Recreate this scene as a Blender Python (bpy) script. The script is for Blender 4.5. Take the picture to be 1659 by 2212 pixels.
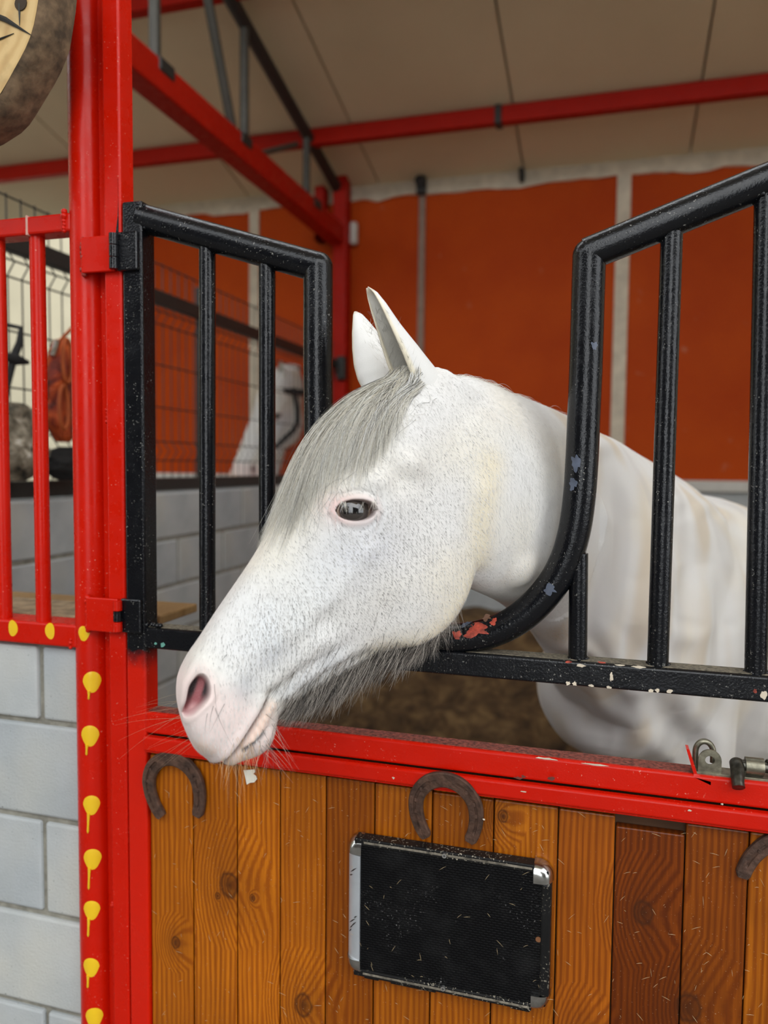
import bpy, bmesh, math, random
import numpy as np
from mathutils import Vector, Matrix, noise
from mathutils.bvhtree import BVHTree

random.seed(7); np.random.seed(7)
for o in list(bpy.data.objects): bpy.data.objects.remove(o)
scene = bpy.context.scene
COL = scene.collection
PI = math.pi

# ------------------------------------------------------------------ camera
W, H, FPX = 1659.0, 2212.0, 1662.0
YAW, PITCH, ROLL = math.radians(16.4), math.radians(-3.5), math.radians(0.56)
CAM = Vector((0, 0, 1.6))
_fh = Vector((-math.sin(YAW), math.cos(YAW), 0))
_r0 = Vector((math.cos(YAW), math.sin(YAW), 0))
FW = _fh * math.cos(PITCH) + Vector((0, 0, 1)) * math.sin(PITCH)
_u0 = Vector((0, 0, 1)) * math.cos(PITCH) - _fh * math.sin(PITCH)
RT = _r0 * math.cos(ROLL) + _u0 * math.sin(ROLL)
UP = _u0 * math.cos(ROLL) - _r0 * math.sin(ROLL)
cam_d = bpy.data.cameras.new('camera'); cam = bpy.data.objects.new('camera', cam_d); COL.objects.link(cam)
cam_d.sensor_fit = 'VERTICAL'; cam_d.sensor_height = 36.0; cam_d.lens = FPX / H * 36.0
cam.matrix_world = Matrix(((RT.x, UP.x, -FW.x, CAM.x), (RT.y, UP.y, -FW.y, CAM.y), (RT.z, UP.z, -FW.z, CAM.z), (0, 0, 0, 1)))
cam_d.clip_start = 0.02
cam_d.dof.use_dof = True; cam_d.dof.focus_distance = 1.14
cam_d.dof.aperture_fstop = (cam_d.lens / 1000.0) / 0.011
scene.camera = cam

# ------------------------------------------------------------------ daylight
world = bpy.data.worlds.new('overcast_sky'); scene.world = world; world.use_nodes = True
wn = world.node_tree.nodes; bg = wn['Background']
bg.inputs[0].default_value = (0.93, 0.965, 1.0, 1); bg.inputs[1].default_value = 6.0
sun_d = bpy.data.lights.new('hazy_sun', 'SUN'); sun = bpy.data.objects.new('hazy_sun', sun_d); COL.objects.link(sun)
sun_d.energy = 1.8; sun_d.angle = math.radians(60); sun_d.color = (1.0, 0.97, 0.92)
sun.rotation_euler = (math.radians(60), 0, math.radians(28))
scene.view_settings.view_transform = 'Standard'; scene.view_settings.look = 'None'
scene.view_settings.exposure = -1.02; scene.view_settings.gamma = 1.0
scene.view_settings.use_curve_mapping = False

# ------------------------------------------------------------------ pixel helpers (1659 x 2212 frame)
def ray(x, y):
    return FW + RT * ((x - W / 2) / FPX) - UP * ((y - H / 2) / FPX)
def P(x, y, Y):                     # point on the plane at distance Y behind the camera's own plane
    d = ray(x, y); return CAM + d * (Y / d.y)
def PXp(x, y, X):
    d = ray(x, y); return CAM + d * (X / d.x)
def PD(x, y, Z):                    # point at depth Z along the lens axis
    return CAM + ray(x, y) * Z

# ------------------------------------------------------------------ object helpers
def link(name, me, mat=None, parent=None, loc=None):
    o = bpy.data.objects.new(name, me); COL.objects.link(o)
    if mat is not None and me is not None:
        for m in (mat if isinstance(mat, (list, tuple)) else [mat]): me.materials.append(m)
    if parent is not None:
        o.parent = parent
        o.matrix_parent_inverse = ROOTM.get(parent.name, Matrix.Identity(4))
    return o
ROOTM = {}
def empty(name, loc, label, cat, group=None):
    o = bpy.data.objects.new(name, None); COL.objects.link(o); o.location = loc; o.empty_display_size = 0.1
    ROOTM[o.name] = Matrix.Translation(-Vector(loc))
    tag(o, label, cat, group); return o
def tag(o, label=None, cat=None, group=None, kind=None):
    if label: o['label'] = label
    if cat: o['category'] = cat
    if group: o['group'] = group
    if kind: o['kind'] = kind
    return o

class MB:
    def __init__(s): s.v = []; s.f = []; s.sm = []
    def add(s, vs, fs, smooth=False):
        n = len(s.v); s.v += [tuple(v) for v in vs]; s.f += [tuple(i + n for i in f) for f in fs]; s.sm += [smooth] * len(fs); return s
    def box(s, x0, x1, y0, y1, z0, z1):
        vs = [(x0, y0, z0), (x1, y0, z0), (x1, y1, z0), (x0, y1, z0), (x0, y0, z1), (x1, y0, z1), (x1, y1, z1), (x0, y1, z1)]
        return s.add(vs, [(0, 3, 2, 1), (4, 5, 6, 7), (0, 1, 5, 4), (1, 2, 6, 5), (2, 3, 7, 6), (3, 0, 4, 7)])
    def bbox(s, x0, x1, y0, y1, z0, z1, bev=0.003, seg=2, jitter=0):
        bm = bmesh.new(); r = bmesh.ops.create_cube(bm, size=1)
        for v in bm.verts:
            v.co = Vector(((x0 + x1) / 2 + v.co.x * (x1 - x0), (y0 + y1) / 2 + v.co.y * (y1 - y0), (z0 + z1) / 2 + v.co.z * (z1 - z0)))
        bmesh.ops.bevel(bm, geom=list(bm.edges), offset=bev, segments=seg, profile=0.5, affect='EDGES')
        bm.verts.index_update()
        vs = [v.co + Vector((random.uniform(-jitter, jitter), random.uniform(-jitter, jitter), random.uniform(-jitter, jitter))) for v in bm.verts]
        fs = [[v.index for v in f.verts] for f in bm.faces]; bm.free()
        return s.add(vs, fs)
    def tube(s, pts, r, n=16, caps=True, up=None):
        pts = [Vector(p) for p in pts]; k = len(pts)
        rs = r if isinstance(r, (list, tuple)) else [r] * k
        tang = []
        for i in range(k):
            if i == 0: t = pts[1] - pts[0]
            elif i == k - 1: t = pts[-1] - pts[-2]
            else: t = (pts[i + 1] - pts[i]).normalized() + (pts[i] - pts[i - 1]).normalized()
            tang.append(t.normalized())
        t0 = tang[0]; a = Vector((0, 0, 1)) if abs(t0.z) < 0.9 else Vector((0, 1, 0))
        nrm = t0.cross(a).normalized(); vs = []
        for i in range(k):
            t = tang[i]; nrm = (nrm - t * nrm.dot(t)).normalized(); b = t.cross(nrm)
            sc = 1.0
            if 0 < i < k - 1:
                c = max(0.5, (pts[i + 1] - pts[i]).normalized().dot(t)); sc = 1.0
            for j in range(n):
                an = 2 * PI * j / n; vs.append(pts[i] + (nrm * math.cos(an) + b * math.sin(an)) * rs[i] * sc)
        fs = [(i * n + j, i * n + (j + 1) % n, (i + 1) * n + (j + 1) % n, (i + 1) * n + j) for i in range(k - 1) for j in range(n)]
        if caps: fs += [tuple(range(n - 1, -1, -1)), tuple((k - 1) * n + j for j in range(n))]
        return s.add(vs, fs, True)
    def prism(s, poly, y0, y1):     # polygon in XZ, extruded along Y
        n = len(poly); vs = [(x, y0, z) for x, z in poly] + [(x, y1, z) for x, z in poly]
        fs = [tuple(range(n)), tuple(range(2 * n - 1, n - 1, -1))] + [(i + n, (i + 1) % n + n, (i + 1) % n, i) for i in range(n)]
        return s.add(vs, fs)
    def mesh(s, name):
        me = bpy.data.meshes.new(name); me.from_pydata(s.v, [], s.f); me.update()
        me.polygons.foreach_set('use_smooth', s.sm)
        bm = bmesh.new(); bm.from_mesh(me); bmesh.ops.recalc_face_normals(bm, faces=bm.faces); bm.to_mesh(me); bm.free()
        if any(s.sm):
            try: me.set_sharp_from_angle(angle=math.radians(45))
            except Exception: pass
        return me
    def build(s, name, mat, parent=None): return link(name, s.mesh(name), mat, parent)

def struct(name, mb, mat, parent=None):
    o = mb.build(name, mat, parent)
    if parent is None: o['kind'] = 'structure'
    return o

# ------------------------------------------------------------------ materials
def newmat(name):
    m = bpy.data.materials.new(name); m.use_nodes = True; nt = m.node_tree
    return m, nt, nt.nodes['Principled BSDF']
def N(nt, t, **kw):
    n = nt.nodes.new(t)
    for k, v in kw.items():
        if k.startswith('i_'): n.inputs[k[2:].replace('_', ' ')].default_value = v
        else: setattr(n, k, v)
    return n
def ramp(nt, src, stops, interp='LINEAR'):
    r = nt.nodes.new('ShaderNodeValToRGB'); nt.links.new(src, r.inputs[0]); e = r.color_ramp.elements; r.color_ramp.interpolation = interp
    while len(e) < len(stops): e.new(0.5)
    for i, (p, c) in enumerate(stops):
        e[i].position = p; e[i].color = (*c, 1) if len(c) == 3 else c
    return r.outputs[0]
def mixc(nt, fac, a, b, mode='MIX'):
    m = nt.nodes.new('ShaderNodeMix'); m.data_type = 'RGBA'; m.blend_type = mode
    for s, v in ((m.inputs[0], fac), (m.inputs[6], a), (m.inputs[7], b)):
        if isinstance(v, bpy.types.NodeSocket): nt.links.new(v, s)
        elif isinstance(v, (int, float)): s.default_value = v
        else: s.default_value = (*v, 1)
    return m.outputs[2]
def bump(nt, bsdf, hsock, strength=0.3, dist=0.002):
    b = nt.nodes.new('ShaderNodeBump'); b.inputs['Strength'].default_value = strength; b.inputs['Distance'].default_value = dist
    nt.links.new(hsock, b.inputs['Height']); nt.links.new(b.outputs[0], bsdf.inputs['Normal']); return b
def coord(nt, scale=(1, 1, 1), kind='Object', rnd=False):
    tc = nt.nodes.new('ShaderNodeTexCoord'); mp = nt.nodes.new('ShaderNodeMapping'); mp.inputs['Scale'].default_value = scale
    nt.links.new(tc.outputs[kind], mp.inputs[0])
    if rnd:
        oi = nt.nodes.new('ShaderNodeObjectInfo'); cx = nt.nodes.new('ShaderNodeCombineXYZ'); ml = nt.nodes.new('ShaderNodeMath'); ml.operation = 'MULTIPLY'; ml.inputs[1].default_value = 37.0
        nt.links.new(oi.outputs['Random'], ml.inputs[0])
        for i in range(3): nt.links.new(ml.outputs[0], cx.inputs[i])
        nt.links.new(cx.outputs[0], mp.inputs['Location'])
    return mp.outputs[0]
def nz(nt, vec, scale, detail=4, rough=0.55, dist=0.0):
    n = nt.nodes.new('ShaderNodeTexNoise'); n.inputs['Scale'].default_value = scale; n.inputs['Detail'].default_value = detail
    n.inputs['Roughness'].default_value = rough; n.inputs['Distortion'].default_value = dist
    nt.links.new(vec, n.inputs['Vector']); return n.outputs['Fac']
def paint(name, col, rough=0.25, col2=None, peel=0.12, specks=None, spec_amt=0.64, coat=0.3, peel_scale=420, lumps=0.15, spec=0.4):
    m, nt, b = newmat(name); v = coord(nt)
    c = mixc(nt, nz(nt, v, 7, 5), col, col2 or tuple(x * 0.75 for x in col))
    if specks:
        s = ramp(nt, nz(nt, v, 260, 2, 0.6), [(spec_amt, (0, 0, 0)), (spec_amt + 0.05, (1, 1, 1))])
        s2 = ramp(nt, nz(nt, v, 12, 3), [(0.42, (0, 0, 0)), (0.62, (1, 1, 1))])
        f = mixc(nt, 1.0, s, s2, 'MULTIPLY'); c = mixc(nt, f, c, specks)
    nt.links.new(c, b.inputs['Base Color'])
    rr = ramp(nt, nz(nt, v, 30, 4), [(0.3, (rough * 0.75,) * 3), (0.75, (min(1, rough * 1.6),) * 3)]); nt.links.new(rr, b.inputs['Roughness'])
    b.inputs['Specular IOR Level'].default_value = spec; b.inputs['Coat Weight'].default_value = coat; b.inputs['Coat Roughness'].default_value = 0.12
    a1 = nz(nt, v, peel_scale, 2); a2 = nz(nt, v, 45, 3)
    mth = nt.nodes.new('ShaderNodeMath'); mth.operation = 'MULTIPLY_ADD'; mth.inputs[1].default_value = lumps * 10; nt.links.new(a2, mth.inputs[0]); nt.links.new(a1, mth.inputs[2])
    bump(nt, b, mth.outputs[0], peel, 0.0015); return m
def plain(name, col, rough=0.6, metal=0.0, var=0.25, scale=20, bmp=0.15, bscale=120):
    m, nt, b = newmat(name); v = coord(nt)
    nt.links.new(mixc(nt, ramp(nt, nz(nt, v, scale, 5), [(0.34, (0, 0, 0)), (0.66, (1, 1, 1))]), col, tuple(x * (1 - var) for x in col)), b.inputs['Base Color'])
    b.inputs['Roughness'].default_value = rough; b.inputs['Metallic'].default_value = metal
    if bmp: bump(nt, b, nz(nt, v, bscale, 4), bmp, 0.002)
    return m

RED = paint('red_gloss_paint', (0.62, 0.011, 0.001), 0.27, (0.50, 0.006, 0.0008), 0.10, (0.75, 0.35, 0.25), 0.69, 0.04, spec=0.24)
REDDOOR = RED
BLACK = paint('black_gloss_paint', (0.0045, 0.0052, 0.0070), 0.2, (0.003, 0.0035, 0.005), 0.34, (0.30, 0.29, 0.26), 0.66, 0.12, 300, 0.14, 0.34)
REDSTEEL = paint('red_roof_steel_paint', (0.42, 0.010, 0.002), 0.45, (0.32, 0.006, 0.001), 0.08, coat=0.0, spec=0.15)
BLACKSTEEL = plain('dark_roof_steel', (0.02, 0.02, 0.018), 0.5)
GREYSTEEL = plain('galvanised_grey_steel', (0.075, 0.072, 0.06), 0.45, 0.3)
YELLOW = paint('yellow_paint', (0.86, 0.56, 0.015), 0.35, (0.80, 0.48, 0.01), 0.05)
CHIP_CREAM = plain('cream_undercoat_chip', (0.72, 0.62, 0.48), 0.6)
CHIP_RED = plain('red_undercoat_chip', (0.62, 0.09, 0.05), 0.55, 0, 0.75, 90)
CHIP_BLUE = plain('slate_blue_undercoat_chip', (0.10, 0.12, 0.17), 0.4, 0, 0.4, 60)
CHIP_GREEN = plain('pale_green_undercoat_chip', (0.16, 0.42, 0.34), 0.5)
RUST = plain('rusty_iron', (0.12, 0.062, 0.040), 0.72, 0.25, 0.6, 70, 0.6, 260)
CHROME = plain('worn_chrome', (0.62, 0.62, 0.60), 0.2, 1.0, 0.35, 60, 0.08)
ALU = plain('satin_aluminium', (0.62, 0.66, 0.70), 0.38, 0.55, 0.12, 30, 0.03)
ZINC = plain('dull_zinc_steel', (0.33, 0.31, 0.23), 0.38, 0.85, 0.5, 90, 0.2)
DARKSTEEL = plain('oily_dark_steel', (0.13, 0.125, 0.105), 0.33, 0.9, 0.5, 120, 0.2)
SCREW = plain('bright_screw_steel', (0.7, 0.7, 0.68), 0.3, 0.9, 0.2, 60, 0.0)
PAPER = plain('torn_white_paper', (0.80, 0.77, 0.66), 0.8, 0, 0.1, 60, 0.05)
PVC = plain('cream_trim', (0.68, 0.60, 0.46), 0.55, 0, 0.25, 12, 0.05)
WHITETRIM = plain('white_ledge_trim', (0.62, 0.61, 0.56), 0.6, 0, 0.12, 12, 0.05)

KNOTS = [(495, 1912, 1.25), (380, 2035, .6), (655, 2172, 1.1), (1390, 1972, 1.0), (1487, 2178, 1.2), (1086, 1764, .55), (545, 1940, .35), (470, 1935, .35), (1250, 2250, 1)]
def wood_mat(name, c1, c2, c3, rough=0.32, knots=None):
    m, nt, b = newmat(name); v = coord(nt, (1, 1, 1), 'Object', True)
    st = nt.nodes.new('ShaderNodeMapping'); st.inputs['Scale'].default_value = (1, 1, 0.16); nt.links.new(v, st.inputs[0])
    if knots:                       # knots at their places in the boards: nearest-knot distance
        tc = nt.nodes.new('ShaderNodeTexCoord'); cur = None
        for (kx, ky, kr) in knots:
            k = P(kx, ky, 1.17); mp = nt.nodes.new('ShaderNodeMapping'); mp.vector_type = 'POINT'; sc = 1 / (0.012 * kr)
            mp.inputs['Scale'].default_value = (sc, 0, sc * 0.75); mp.inputs['Location'].default_value = (-k.x * sc, 0, -k.z * sc * 0.75); nt.links.new(tc.outputs['Object'], mp.inputs[0])
            ln = nt.nodes.new('ShaderNodeVectorMath'); ln.operation = 'LENGTH'; nt.links.new(mp.outputs[0], ln.inputs[0])
            if cur is None: cur = ln.outputs['Value']
            else:
                mn = nt.nodes.new('ShaderNodeMath'); mn.operation = 'MINIMUM'; nt.links.new(cur, mn.inputs[0]); nt.links.new(ln.outputs['Value'], mn.inputs[1]); cur = mn.outputs[0]
        wob = nt.nodes.new('ShaderNodeMath'); wob.operation = 'MULTIPLY_ADD'; wob.inputs[1].default_value = 0.5; nt.links.new(nz(nt, tc.outputs['Object'], 90, 3), wob.inputs[0]); nt.links.new(cur, wob.inputs[2])
        kd = nt.nodes.new('ShaderNodeMath'); kd.operation = 'MULTIPLY'; kd.inputs[1].default_value = 0.16; nt.links.new(wob.outputs[0], kd.inputs[0])
        knot = ramp(nt, kd.outputs[0], [(0.0, (1, 1, 1)), (0.10, (0.75, 0.75, 0.75)), (0.17, (0.55, 0.55, 0.55)), (0.21, (0.85, 0.85, 0.85)), (0.26, (0.25, 0.25, 0.25)), (0.75, (0, 0, 0))])
        kpush = ramp(nt, kd.outputs[0], [(0.0, (1, 1, 1)), (0.3, (0.6, 0.6, 0.6)), (1.0, (0, 0, 0))])
    else:
        vo = N(nt, 'ShaderNodeTexVoronoi', i_Scale=4.2); kv = nt.nodes.new('ShaderNodeMapping'); kv.inputs['Scale'].default_value = (2.0, 0.05, 0.95); nt.links.new(v, kv.inputs[0]); nt.links.new(kv.outputs[0], vo.inputs['Vector'])
        knot = ramp(nt, vo.outputs['Distance'], [(0.0, (1, 1, 1)), (0.075, (0.9, 0.9, 0.9)), (0.13, (0.22, 0.22, 0.22)), (0.4, (0, 0, 0))]); kpush = knot
    wv = nt.nodes.new('ShaderNodeTexWave'); wv.wave_type = 'BANDS'; wv.bands_direction = 'X'; wv.inputs['Scale'].default_value = 34; wv.inputs['Distortion'].default_value = 6.0
    wv.inputs['Detail'].default_value = 3; wv.inputs['Detail Scale'].default_value = 0.55; wv.inputs['Detail Roughness'].default_value = 0.55
    vadd = nt.nodes.new('ShaderNodeVectorMath'); vadd.operation = 'MULTIPLY_ADD'; nt.links.new(kpush, vadd.inputs[0]); vadd.inputs[1].default_value = (0.055, 0, 0.02); nt.links.new(st.outputs[0], vadd.inputs[2])
    nt.links.new(vadd.outputs[0], wv.inputs['Vector'])
    fine = nt.nodes.new('ShaderNodeMapping'); fine.inputs['Scale'].default_value = (1, 1, 0.03); nt.links.new(v, fine.inputs[0])
    g = nz(nt, fine.outputs[0], 330, 4)
    c = mixc(nt, ramp(nt, wv.outputs['Fac'], [(0.2, (0, 0, 0)), (0.95, (1, 1, 1))]), c1, c2)
    c = mixc(nt, ramp(nt, g, [(0.35, (0, 0, 0)), (0.8, (0.55, 0.55, 0.55))]), c, c3)
    c = mixc(nt, ramp(nt, nz(nt, v, 3.5, 3), [(0.35, (0, 0, 0)), (0.75, (0.65, 0.65, 0.65))]), c, tuple(x * 0.55 for x in c2))
    oi = nt.nodes.new('ShaderNodeObjectInfo')
    tone = ramp(nt, oi.outputs['Random'], [(0.0, (0.72, 0.64, 0.6)), (0.5, (1, 1, 1)), (1.0, (1.25, 1.22, 1.1))]); c = mixc(nt, 1.0, c, tone, 'MULTIPLY')
    c = mixc(nt, knot, c, (0.05, 0.014, 0.004))
    sp = ramp(nt, nz(nt, v, 420, 2), [(0.715, (0, 0, 0)), (0.74, (1, 1, 1))]); c = mixc(nt, mixc(nt, 0.6, sp, (0, 0, 0)), c, (0.75, 0.55, 0.35))
    nt.links.new(c, b.inputs['Base Color']); b.inputs['Roughness'].default_value = rough
    b.inputs['Specular IOR Level'].default_value = 0.22; b.inputs['Coat Weight'].default_value = 0.1; b.inputs['Coat Roughness'].default_value = 0.25
    mm = nt.nodes.new('ShaderNodeMath'); mm.operation = 'ADD'; nt.links.new(wv.outputs['Fac'], mm.inputs[0]); nt.links.new(g, mm.inputs[1])
    bump(nt, b, mm.outputs[0], 0.18, 0.0012); return m
WOOD = wood_mat('varnished_pine', (0.50, 0.150, 0.006), (0.31, 0.076, 0.003), (0.14, 0.028, 0.0015), 0.34, KNOTS)
OLDWOOD = wood_mat('rough_timber', (0.42, 0.27, 0.12), (0.30, 0.18, 0.07), (0.16, 0.09, 0.04), 0.7)

def block_mat():
    m, nt, b = newmat('grey_concrete_block'); v = coord(nt)
    c = mixc(nt, ramp(nt, nz(nt, v, 6, 5), [(0.3, (0, 0, 0)), (0.7, (1, 1, 1))]), (0.37, 0.395, 0.405), (0.49, 0.51, 0.515))
    c = mixc(nt, ramp(nt, nz(nt, v, 2.3, 3), [(0.55, (0, 0, 0)), (0.75, (0.7, 0.7, 0.7))]), c, (0.52, 0.49, 0.40))
    oi = nt.nodes.new('ShaderNodeObjectInfo'); c = mixc(nt, 1.0, c, ramp(nt, oi.outputs['Random'], [(0, (0.88, 0.9, 0.92)), (1, (1.06, 1.05, 1.02))]), 'MULTIPLY')
    dk = ramp(nt, nz(nt, v, 150, 2), [(0.70, (0, 0, 0)), (0.74, (1, 1, 1))]); c = mixc(nt, dk, c, (0.16, 0.16, 0.15))
    nt.links.new(c, b.inputs['Base Color']); b.inputs['Roughness'].default_value = 0.85
    bump(nt, b, nz(nt, v, 190, 5, 0.65), 0.45, 0.003); return m
BLOCK = block_mat()
MORTAR = plain('sandy_mortar', (0.30, 0.285, 0.235), 0.95, 0, 0.4, 40, 0.5, 200)
DUST = plain('dusty_ledge', (0.36, 0.27, 0.16), 0.95, 0, 0.5, 30, 0.6, 150)
def panel_mat():
    m, nt, b = newmat('rust_red_wall_panel'); v = coord(nt)
    st = nt.nodes.new('ShaderNodeMapping'); st.inputs['Scale'].default_value = (1, 1, 0.35); nt.links.new(v, st.inputs[0])
    c = mixc(nt, ramp(nt, nz(nt, v, 1.6, 4), [(0.3, (0, 0, 0)), (0.7, (1, 1, 1))]), (0.40, 0.042, 0.0015), (0.50, 0.068, 0.003))
    w = ramp(nt, nz(nt, v, 9, 4, 0.6), [(0.68, (0, 0, 0)), (0.80, (0.5, 0.5, 0.5))]); c = mixc(nt, w, c, (0.56, 0.30, 0.19))
    nt.links.new(c, b.inputs['Base Color']); b.inputs['Roughness'].default_value = 0.6; b.inputs['Specular IOR Level'].default_value = 0.12; bump(nt, b, nz(nt, v, 60, 3), 0.08, 0.003); return m
PANEL = panel_mat()
def ceil_mat():
    m, nt, b = newmat('taupe_roof_panel'); v = coord(nt)
    c = mixc(nt, ramp(nt, nz(nt, v, 1.3, 4), [(0.3, (0, 0, 0)), (0.7, (1, 1, 1))]), (0.66, 0.56, 0.37), (0.74, 0.63, 0.42))
    nt.links.new(c, b.inputs['Base Color']); b.inputs['Roughness'].default_value = 0.6; return m
CEIL = ceil_mat()
CREAMWALL = plain('cream_plaster', (0.90, 0.84, 0.68), 0.85, 0, 0.1, 3, 0.1)
def soil_mat():
    m, nt, b = newmat('brown_bedding'); v = coord(nt)
    c = ramp(nt, nz(nt, v, 9, 6, 0.65, 0.6), [(0.3, (0.03, 0.016, 0.007)), (0.5, (0.13, 0.075, 0.03)), (0.72, (0.30, 0.19, 0.08))])
    nt.links.new(c, b.inputs['Base Color']); b.inputs['Roughness'].default_value = 0.95; bump(nt, b, nz(nt, v, 40, 6, 0.7), 0.9, 0.02); return m
SOIL = soil_mat()
YARD = plain('pale_concrete_yard', (0.14, 0.13, 0.115), 0.9, 0, 0.15, 4, 0.2)

# ------------------------------------------------------------------ the building
D = 1.17                    # front face of the door boards
YB = 5.2                    # back wall
XP = -0.358 * YB            # partition between the two stalls
XL, XR = -4.0 * YB / 5.2 - 0.0, 2.3
XL = -0.765 * YB
ZW = 1.6 + 1.69 * YB / 4.6  # top of the back wall
SL = 0.25                   # roof slope
def roof_z(y): return ZW + (YB - y) * SL
struct('floor', MB().box(-12, 12, -12.0, 13.0, -0.2, 0.0), YARD)
# back wall: blockwork below, red panels above
wb = struct('wall_back', MB().box(XL, XR, YB + 0.02, YB + 0.22, 0.0, ZW + 0.15), MORTAR)
zr = 1.6 - 0.078 * YB / 5.2
struct('block_courses', MB().box(XL, XR, YB - 0.03, YB + 0.03, 0.0, zr - 0.07), BLOCK, wb)
seams = [XL] + [P(px, 700, YB).x for px in (553, 911, 1340)] + [P(1340, 700, YB).x + 1.35, XR]
for i in range(len(seams) - 1):
    MB().bbox(seams[i] + 0.012, seams[i + 1] - 0.012, YB - 0.02, YB + 0.025, zr, ZW - 0.07 + (0.015 if i % 2 else 0), 0.004, 1).build('wall_panel', PANEL, wb)
struct('trim_1', MB().bbox(XL, XR, YB - 0.06, YB + 0.02, zr - 0.07, zr + 0.0, 0.006), WHITETRIM)
cap = MB(); n = 60                                       # ragged sealant strip along the wall top
poly = [(XL, ZW + 0.06), (XR, ZW + 0.06)] + [(XR + (XL - XR) * i / n, ZW - 0.075 - random.uniform(0, 0.03)) for i in range(n + 1)]
vs = []; k = n + 1
for yy in (YB - 0.034, YB + 0.02):
    vs += [(XR + (XL - XR) * i / n, yy, ZW + 0.06) for i in range(k)] + [(XR + (XL - XR) * i / n, yy, ZW - 0.07 - random.uniform(0, 0.035)) for i in range(k)]
fs = [(i, i + 1, k + i + 1, k + i) for i in range(n)] + [(k + i, k + i + 1, 3 * k + i + 1, 3 * k + i) for i in range(n)]
cap.add(vs, fs); struct('trim_2', cap, PVC)
for j, (px, wd) in enumerate(((553, 0.075), (911, 0.045), (1340, 0.085))):
    x = P(px, 700, YB).x
    struct('trim_%d' % (3 + j), MB().bbox(x - wd / 2, x + wd / 2, YB - 0.036, YB + 0.02, zr, ZW - 0.05, 0.004), PVC if j != 1 else plain('grey_seam_trim', (0.30, 0.20, 0.15), 0.6))
struct('wall_left', MB().box(-7.4, -7.1, -2.0, 13.0, 0.0, 5.2), plain('sunlit_cream_render', (0.36, 0.32, 0.22), 0.9, 0, 0.1, 3, 0.1))   # house wall beyond the open end of the barn
# unseen dark walls added behind the camera; their gap makes the tube highlights
ADDEDWALL = plain('dark_added_wall', (0.055, 0.045, 0.035), 0.9, 0, 0.2, 3, 0.2)
struct('wall_added_west', MB().box(-9.0, -0.9, -5.0, -4.6, 0.0, 4.8), ADDEDWALL)
struct('wall_added_east', MB().box(1.9, 8.0, -5.0, -4.6, 0.0, 4.8), ADDEDWALL)
struct('wall_right', MB().box(XR, XR + 0.2, 1.0, YB + 0.2, 0.0, ZW + 1.3), CREAMWALL)
# roof of broad panels running down the slope
y0 = -1.6  # unseen overhang, drawn out to keep sky out of the tube reflections
ROOFRUNS = ((y0, 1.55), (2.5, YB + 0.05))            # unseen open band added between the runs, so sky brightens the stall
def roof_slab(m, xa, xb, ya, yb, lo, hi):
    m.add([(xa, ya, roof_z(ya) + lo), (xb, ya, roof_z(ya) + lo), (xb, yb, roof_z(yb) + lo), (xa, yb, roof_z(yb) + lo), (xa, ya, roof_z(ya) + hi), (xb, ya, roof_z(ya) + hi), (xb, yb, roof_z(yb) + hi), (xa, yb, roof_z(yb) + hi)],
          [(0, 3, 2, 1), (4, 5, 6, 7), (0, 1, 5, 4), (1, 2, 6, 5), (2, 3, 7, 6), (3, 0, 4, 7)])
roof = MB()
roof_slab(roof, XL - 0.3, XR + 0.3, y0, 1.55, 0.05, 0.15); roof_slab(roof, XL - 1.3, XR + 0.3, 2.5, YB + 0.3, 0.05, 0.15)
rf = struct('ceiling', roof, plain('taupe_seam', (0.22, 0.19, 0.15), 0.8))
def roofhit(px, py):
    d = ray(px, py); t = (ZW + YB * SL - 1.6) / (d.z + SL * d.y); return CAM + d * t
sx = sorted([roofhit(660, 60).x, roofhit(1085, 90).x, roofhit(1535, 60).x])
pw = sx[1] - sx[0]
edges = [sx[0] - pw * k for k in (4, 3, 2, 1)] + sx + [sx[-1] + pw, sx[-1] + 2 * pw]
edges = [e for e in edges if XL - 0.25 < e < XR + 0.25]; edges = [XL - 1.3] + edges + [XR + 0.3]
for i in range(len(edges) - 1):
    a, b_ = edges[i] + 0.006, edges[i + 1] - 0.006
    for ya, yb in ROOFRUNS:
        runs = [(a, b_, ya)]
        for xa, xb, yy in runs:
            m = MB(); roof_slab(m, xa, xb, yy, yb, 0.0, 0.05); m.build('ceiling_panel', CEIL, rf)

# purlins
def purlin(px, py, hh, label):
    p = roofhit(px, py); y = p.y
    o = empty('roof_purlin', (XL, y, roof_z(y) - hh), label, 'beam', 'red steel purlins under the roof')
    MB().bbox(XL - 1.3, XR, y - 0.035, y + 0.035, roof_z(y) - hh, roof_z(y) - 0.002, 0.008).build('tube', REDSTEEL, o)
    return o, y
pu, yp = purlin(830, 262, 0.10, 'red steel purlin crossing the whole roof behind the horse')
for px in (1078,):
    x = P(px, 235, yp).x
    MB().bbox(x - 0.02, x + 0.02, yp - 0.045, yp + 0.045, roof_z(yp) - 0.108, roof_z(yp), 0.006).build('clip', BLACKSTEEL, pu)
for px in (345,):
    pass
purlin(300, -6, 0.085, 'red steel purlin at the top left corner of the view')
for px in (915, 1130):                                   # black fixings along the wall head
    x = P(px, 390, YB).x; big = px == 915
    o = empty('wall_fixing', (x, YB - 0.05, ZW - 0.02), 'black roof clamp on the wall head above the grey seam' if big else 'small black bolt head on the pale strip under the roof', 'fixing')
    r = 0.045 if big else 0.024
    MB().bbox(x - r * 0.7, x + r * 0.7, YB - 0.09, YB - 0.03, ZW - 0.05 - r, ZW - 0.02 + r, 0.012).build('plate', BLACKSTEEL, o)
    MB().tube([(x, YB - 0.12, ZW - 0.02), (x, YB - 0.06, ZW - 0.02)], r * 0.75, 12).build('bolt_head', BLACKSTEEL, o)

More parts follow.
